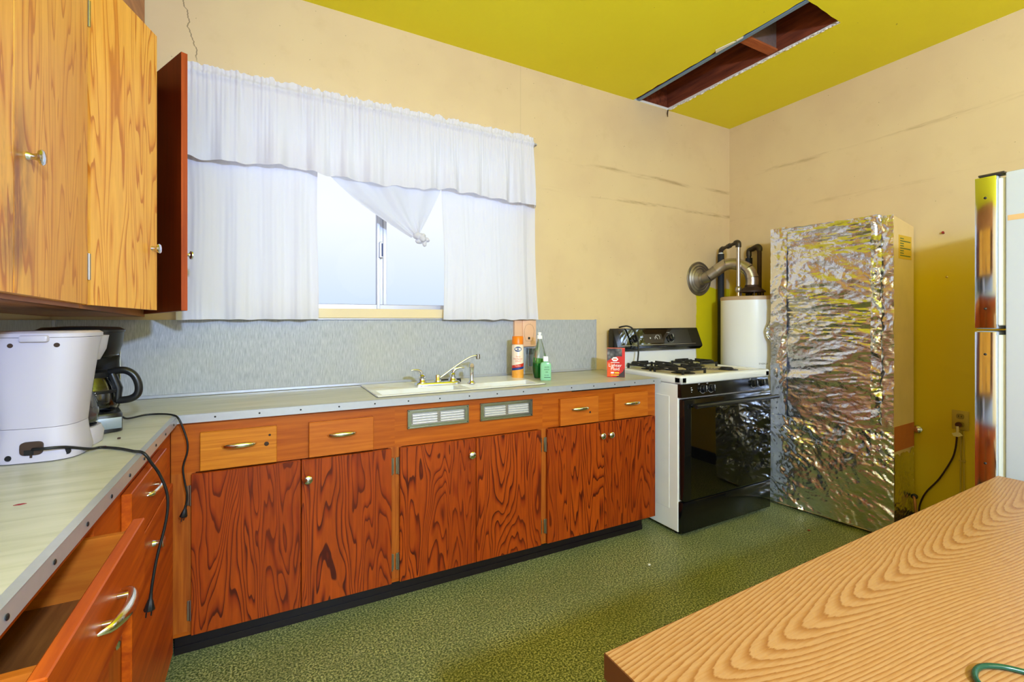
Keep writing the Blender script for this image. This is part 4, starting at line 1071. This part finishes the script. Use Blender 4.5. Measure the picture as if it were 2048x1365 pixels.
water_pipe('cold water pipe with black foam sleeve, left of the flue elbow', [
    ('foam_sleeve', [(a[0], a[1], .30), (a[0], a[1], 1.775)], .0245, 'pipe_foam'),
    ('collar', [(a[0], a[1], 1.775), (a[0], a[1], 1.785)], .016, 'print_white'),
    ('elbow', spline([(a[0], a[1], 1.785), (a[0], a[1], 1.800), (a[0]-.006, a[1]-.012, 1.812), (a[0]-.016, a[1]-.03, 1.815)], 4), .018, 'iron_pipe'),
    ('cross_pipe', [(a[0]-.016, a[1]-.03, z2), (b_[0]+.016, b_[1]+.03, z2+.012)], .0125, 'iron_pipe'),
    ('coupling', [(a[0]-.05, a[1]-.10, z2+.003), (a[0]-.064, a[1]-.13, z2+.006)], .0185, 'iron_pipe'),
    ('elbow', spline([(b_[0]+.018, b_[1]+.035, z2+.012), (b_[0]+.007, b_[1]+.014, z2+.012), (b_[0], b_[1], z2+.002), (b_[0], b_[1], z2-.026)], 4), .020, 'iron_pipe'),
    ('riser_pipe', [(b_[0], b_[1], z2-.026), (b_[0], b_[1], 1.485)], .0138, 'galvanized'),
    ('union', [(b_[0], b_[1], 1.497), (b_[0], b_[1], 1.485), (b_[0], b_[1], 1.465), (b_[0], b_[1], 1.452)], [.014, .023, .023, .016], 'galvanized'),
    ('nipple', [(b_[0], b_[1], 1.452), (b_[0], b_[1], HZ+.0025)], .012, 'brass')])
a, b_, z2 = (3.372, 2.300), (3.360, 2.205), 1.812
water_pipe('hot water pipe with black foam sleeve against the right wall', [
    ('foam_sleeve', [(a[0], a[1], .35), (a[0], a[1], 1.735)], .0245, 'pipe_foam'),
    ('collar', [(a[0], a[1], 1.735), (a[0], a[1], 1.75)], .015, 'iron_pipe'),
    ('elbow', spline([(a[0], a[1], 1.75), (a[0], a[1], 1.788), (a[0], a[1]-.010, 1.800), (a[0], a[1]-.03, 1.803)], 4), .019, 'iron_pipe'),
    ('elbow', spline([(a[0], a[1]-.03, 1.803), (a[0]-.006, a[1]-.06, 1.812), (b_[0], b_[1]+.012, 1.815), (b_[0], b_[1], 1.80), (b_[0], b_[1], 1.780)], 4), .021, 'iron_pipe'),
    ('riser_pipe', [(b_[0], b_[1], 1.78), (b_[0], b_[1], HZ+.0025)], .016, 'rusty_hood')])

# ================================================================== FOIL-COVERED CARTON
bx = thing('foil_covered_carton', 'tall cardboard carton wrapped in crumpled aluminium foil next to stove', 'carton', (3.030, 1.900, 0), math.atan2(-.9922, .1246))
BW = .656; BH = 1.858
q0, q1 = to_local(bx, (3.395, 1.262, 0)), to_local(bx, (3.395, 1.900, 0))
foot = [(0.004, .012), (BW, .012), (q0.x, q0.y), (q1.x, q1.y)]
top = lambda s_: BH+.0-.020*s_/BW
b = MB()
A_ = [b.b.verts.new((p[0], p[1], .012)) for p in foot]
B_ = [b.b.verts.new((p[0], p[1], (top(p[0]) if i < 2 else 1.80))) for i, p in enumerate(foot)]
b.b.faces.new(A_); b.b.faces.new(B_)
for i in range(4): b.b.faces.new((A_[i], A_[(i+1) % 4], B_[(i+1) % 4], B_[i]))
b.build('carton', 'cardboard', bx, 0)
def crumple(s_, z, seed, kx=1., kz=1.):
    v = Vector((s_*kx, z*kz, seed))
    rid = lambda w_: 1-abs(noise.noise(w_))*2
    warp = Vector((noise.noise(v*3+Vector((3, 1, 0))), noise.noise(v*3+Vector((7, 2, 0))), 0))*.10
    u = v+warp
    m = .35+.65*max(0, min(1, .5+1.2*noise.noise(v*2.3+Vector((0, 0, 20)))))      # some areas stay smooth
    return .013*rid(u*4.5)+m*(.009*rid(u*11+Vector((5, 5, 5)))+.0060*rid(u*24)+.0030*rid(u*52))
def sheet(name, s0, s1, z0, z1, seed, off, mat, amp=1., kx=1., kz=1., shear=0., step=.0058, edge=.004):
    nu, nv = max(2, int((s1-s0)/step)), max(2, int((z1-z0)/step))
    def f(u, v):
        s_ = s0+(s1-s0)*u; z = z0+(z1-z0)*v
        d = crumple(s_+shear*z, z, seed, kx, kz)*amp
        je = edge*noise.noise(Vector((z*28, seed, u*.5))); jz = edge*noise.noise(Vector((s_*28, seed+4, v*.5)))
        ss = s_+je*(abs(u-.5)*2)**6; zz = z+jz*(abs(v-.5)*2)**6
        return (ss, .012-off-d-.001, zz)
    return tag(MB().grid(f, nu, nv).build(name, mat, bx, 28), None)
sheet('foil_sheet', .070, .600, .585, top(.3)+.004, 1.0, .002, 'foil', .9, .38, 1.45)
sheet('foil_strip', -.004, .100, .575, top(0)+.004, 5.0, .010, 'foil', .9, 1.0, .9)
sheet('foil_strip', .585, BW+.003, .60, top(BW)+.004, 7.0, .006, 'foil', .7, 1.0, .9)
sheet('foil_tape', .556, .606, .645, top(.6)+.006, 9.0, .014, 'foil', .9, 2.4, 2.4, edge=.008)
sheet('foil_band', -.012, BW+.004, .455, .612, 11.0, .008, 'foil', 1.0, 1.2, 1.4, .8)
sheet('foil_sheet', -.020, BW+.004, .020, .475, 13.0, .003, 'foil_dull', .85, 1.3, 1.2, .55)
MB().grid(lambda u, v: (-.012-.030*math.sin(math.pi*v)*u+.004*noise.noise(Vector((u*9, v*9, 1))), .004+.02*(1-u)+.006*noise.noise(Vector((u*11, v*14, 5))), 1.10+.14*v), 10, 24).build('foil_flap', 'foil', bx, 0)
sn = (Vector((q0.x, q0.y))-Vector((BW, .012))); sl = sn.length; sn.normalize()
sf = lambda t, z, e=.002: (BW+sn.x*t*sl+e*sn.y*1.0, .012+sn.y*t*sl-e*sn.x*1.0, z)
def side_patch(name, t0, t1, za, zb, mat, e=.002):
    b = MB(); vs = []
    for ee in (0.0004, e):
        vs.append([sf(t0, za, ee), sf(t1, za, ee), sf(t1, zb, ee), sf(t0, zb, ee)])
    b.loft(vs); return b.build(name, mat, bx, 0)
MB().grid(lambda u, v: sf(u*(.97-.05*abs(noise.noise(Vector((v*9, 0, 2))))), .03+.45*v+.03*v*noise.noise(Vector((u*6, 4, 0))), .004+.004*noise.noise(Vector((u*14, v*26, 3)))), 36, 70).build('side_foil', 'foil_dull', bx, 28)
lb = side_patch('paper_label', .22, .86, 1.600, 1.735, 'yellow_label')
for k in range(8):
    b = MB(); za = 1.615+.014*k
    b.loft([[sf(.28, za, e), sf(.46 if k % 3 else .8, za, e), sf(.46 if k % 3 else .8, za+.006, e), sf(.28, za+.006, e)] for e in (.0021, .0025)])
    b.build('label_print', 'label_print', lb, 0)
side_patch('torn_patch', .01, .99, .50, .64, 'bare_cardboard', .003)
MB().prism([(.36, .05), (.62, .05), (.60, .16), (.40, .14)], 1.83, 1.846).build('top_flap', 'bare_cardboard', bx, 0)
MB().sphere(sf(1.0, .60, .02), .022, (1, .6, 1.1), 2).build('foil_wad', 'foil', bx, 0)
o = MB().tube(spline([(3.330, 1.238, .215), (3.318, 1.230, .205), (3.308, 1.222, .16), (3.308, 1.215, .08), (3.318, 1.19, .02), (3.325, 1.14, .008)], 5), .007, 8).build('gas_hose', 'copper_hose', None, 180)
tag(o, 'tan flexible hose running from the wall to floor behind carton', 'hose')
MB().lathe([(.016, 0), (.016, .012), (.010, .016), (0, .016)], (3.344, 1.238, .215), 12, M=Matrix.Rotation(R(-90), 4, 'Y')).build('valve', 'black_plastic', o)

# ================================================================== RIGHT WALL OUTLET + CORD
c = thing('wall_outlet', 'painted-over duplex wall outlet with a brown plug in it', 'outlet', (XR-.0005, 1.058, .688))
MB().box(-.006, 0, -.036, .036, -.054, .054, .003, 2).build('plate', 'outlet_painted', c)
for z in (.022, -.022):
    r_ = MB().loft([[(-.0065, a_[0], a_[1]+z) for a_ in sup(0, 0, .017, .0145, 0, 3, 24)], [(-.0095, a_[0], a_[1]+z) for a_ in sup(0, 0, .016, .0135, 0, 3, 24)]]).build('receptacle', 'outlet_socket', c, 40)
    if z > 0:
        for y in (-.006, .006): MB().box(-.0100, -.0094, y-.0013, y+.0013, z-.004, z+.005).build('slot', 'dark_hole', r_, 0)
c = thing('power_cord', 'brown power cord hanging from the wall outlet to the floor', 'cord', (3.385, 1.058, .666))
MB().lathe([(.013, -.012), (.0145, -.006), (.014, .004), (.008, .014)], n=14, axis='x').build('plug', 'brown_plug', c, 40)
P = spline([(3.375, 1.060, .662), (3.374, 1.062, .64), (3.385, 1.066, .60), (3.392, 1.074, .53), (3.396, 1.092, .459), (3.398, 1.147, .335), (3.398, 1.205, .240), (3.394, 1.232, .16), (3.388, 1.236, .08), (3.380, 1.235, .004)], 6)
MB().tube([p-Vector(c.location) for p in P], .0045, 8).build('cable', 'brown_cord', c, 180)
MB().prism([(-.028, .0), (-.006, -.012), (.012, -.010), (.020, .004), (.004, .012), (-.014, .014)], -.010, -.007, 'x').build('tape_scrap', 'old_tape', c, 0).location = (-.004, .006, -.055)
MB().box(-.016, -.010, -.004, .006, -.045, -.008).build('tape_scrap', 'old_tape', c, 0)
c = thing('surface_conduit', 'pair of thin painted wires clipped to wall under the outlet', 'wire', (XR-.004, 1.050, .10))
for dy in (-.007, .007): MB().tube([(0, dy, 0), (0, dy*1.1, .25), (0, dy*.8, .533)], .0035, 6).build('wire', 'outlet_painted', c)
for z in (.18, .36): MB().box(-.004, .003, -.014, .014, z, z+.006).build('clip', 'outlet_painted', c)
o = MB().tube([(XR-.0005, 1.130, 1.742), (XR-.020, 1.128, 1.746)], [.004, .0065], 8).build('wall_anchor', 'red_flake', None, 40); tag(o, 'small red wall anchor high on the right wall', 'wall anchor')
o = MB().lathe([(.006, 0), (.005, .004), (0, .006)], (XR-.0005, 1.116, 1.492), 10, M=Matrix.Rotation(R(-90), 4, 'Y')).build('wall_screw', 'brass', None, 40); tag(o, 'brass screw head in the yellow right wall', 'screw')

# ================================================================== REFRIGERATOR
FX = 2.20
c = thing('refrigerator', 'white two-door refrigerator with chrome door-edge plates, right edge of view', 'refrigerator', (FX, 0, 0))
MB().box(0, .74, -.16, .570, .03, 1.749, .006, 2).build('body', 'fridge_white', c)
for nm, z0, z1 in (('freezer_door', 1.217, 1.747), ('fridge_door', .06, 1.209)):
    d = MB().box(.006, .738, .592, .648, z0, z1, .006, 2).build(nm, 'fridge_white', c)
    MB().box(.012, .730, .5706, .5915, z0+.012, z1-.012, .003).build('gasket', 'gasket_white', d)
    pl = MB().box(.0005, .0058, .5915, .646, z0+.002, z1-.002, .002, 2).build('edge_plate', 'chrome', d)
    for z in ((z1-.075, z0+.07) if nm == 'freezer_door' else (z1-.08, .75)):
        link('screw', SCREW, pl, (.0004, .619, z), (0, R(-90), 0)).scale = (1.2, 1.2, 1.2)
MB().box(.01, .06, .575, .640, 1.7495, 1.756, .001).build('top_hinge', 'iron_pipe', c)
MB().box(-.0006, -.0001, .440, .564, 1.583, 1.601).build('tape_strip', 'masking_tape', c, 0)
for x in (.05, .69):
    for y in (-.1, .50): MB().lathe([(.02, 0), (.02, .03)], (x, y, 0), 12).build('foot', 'black_plastic', c)

# ================================================================== TABLE
c = thing('table', 'oak-grain laminate table in the foreground with dark edge', 'table', (.456, -.55, 0), R(.45))
TL, TW = 1.615, 1.088
MB().box(.0008, TL-.0008, .0008, TW-.0008, .7195, .750).build('table_top', 'table_oak', c, 0)
b = MB()
b.box(-.0008, .0008, 0, TW, .712, .7492).box(TL-.0008, TL+.0008, 0, TW, .712, .7492).box(0, TL, -.0008, .0008, .712, .7492).box(0, TL, TW-.0008, TW+.0008, .712, .7492)
b.build('edge_band', 'table_edge', c, 0)
MB().box(.06, TL-.06, .06, TW-.06, .690, .7195).build('apron', 'table_edge', c, 0)
for x in (.085, TL-.085):
    for y in (.085, TW-.085):
        MB().tube([(x, y, .69), (x, y, .012)], [.020, .016], 14).lathe([(.019, 0), (.019, .012), (.016, .013)], (x, y, 0), 14).build('leg', 'black_plastic', c)
o = MB().tube(spline([(.80, .08, .7545), (.812, .17, .7545), (.842, .230, .7545), (.862, .252, .7545), (.890, .258, .7545), (.914, .250, .7545), (.936, .228, .7545), (.965, .17, .7545), (.95, .05, .7545)], 6), .0038, 8).build('green_cord', 'green_cord', None, 180)
tag(o, 'dark green cord loop lying on the oak table', 'cord')
# floor litter
for x, y, m, lab in ((2.83, 1.55, 'red_flake', 'tiny red scrap on the floor in front of foil carton'), (1.72, 1.72, 'paper_white', 'tiny white crumb on floor in front of the paired-knob cabinet'), (1.55, 1.15, 'lath_wood', 'tiny brown crumb on the green floor')):
    tag(MB().prism([(-.008, -.004), (.004, -.007), (.008, .003), (-.003, .006)], 0, .003).build('floor_scrap', m, None, 0, (x, y, .0004)), lab, 'scrap')
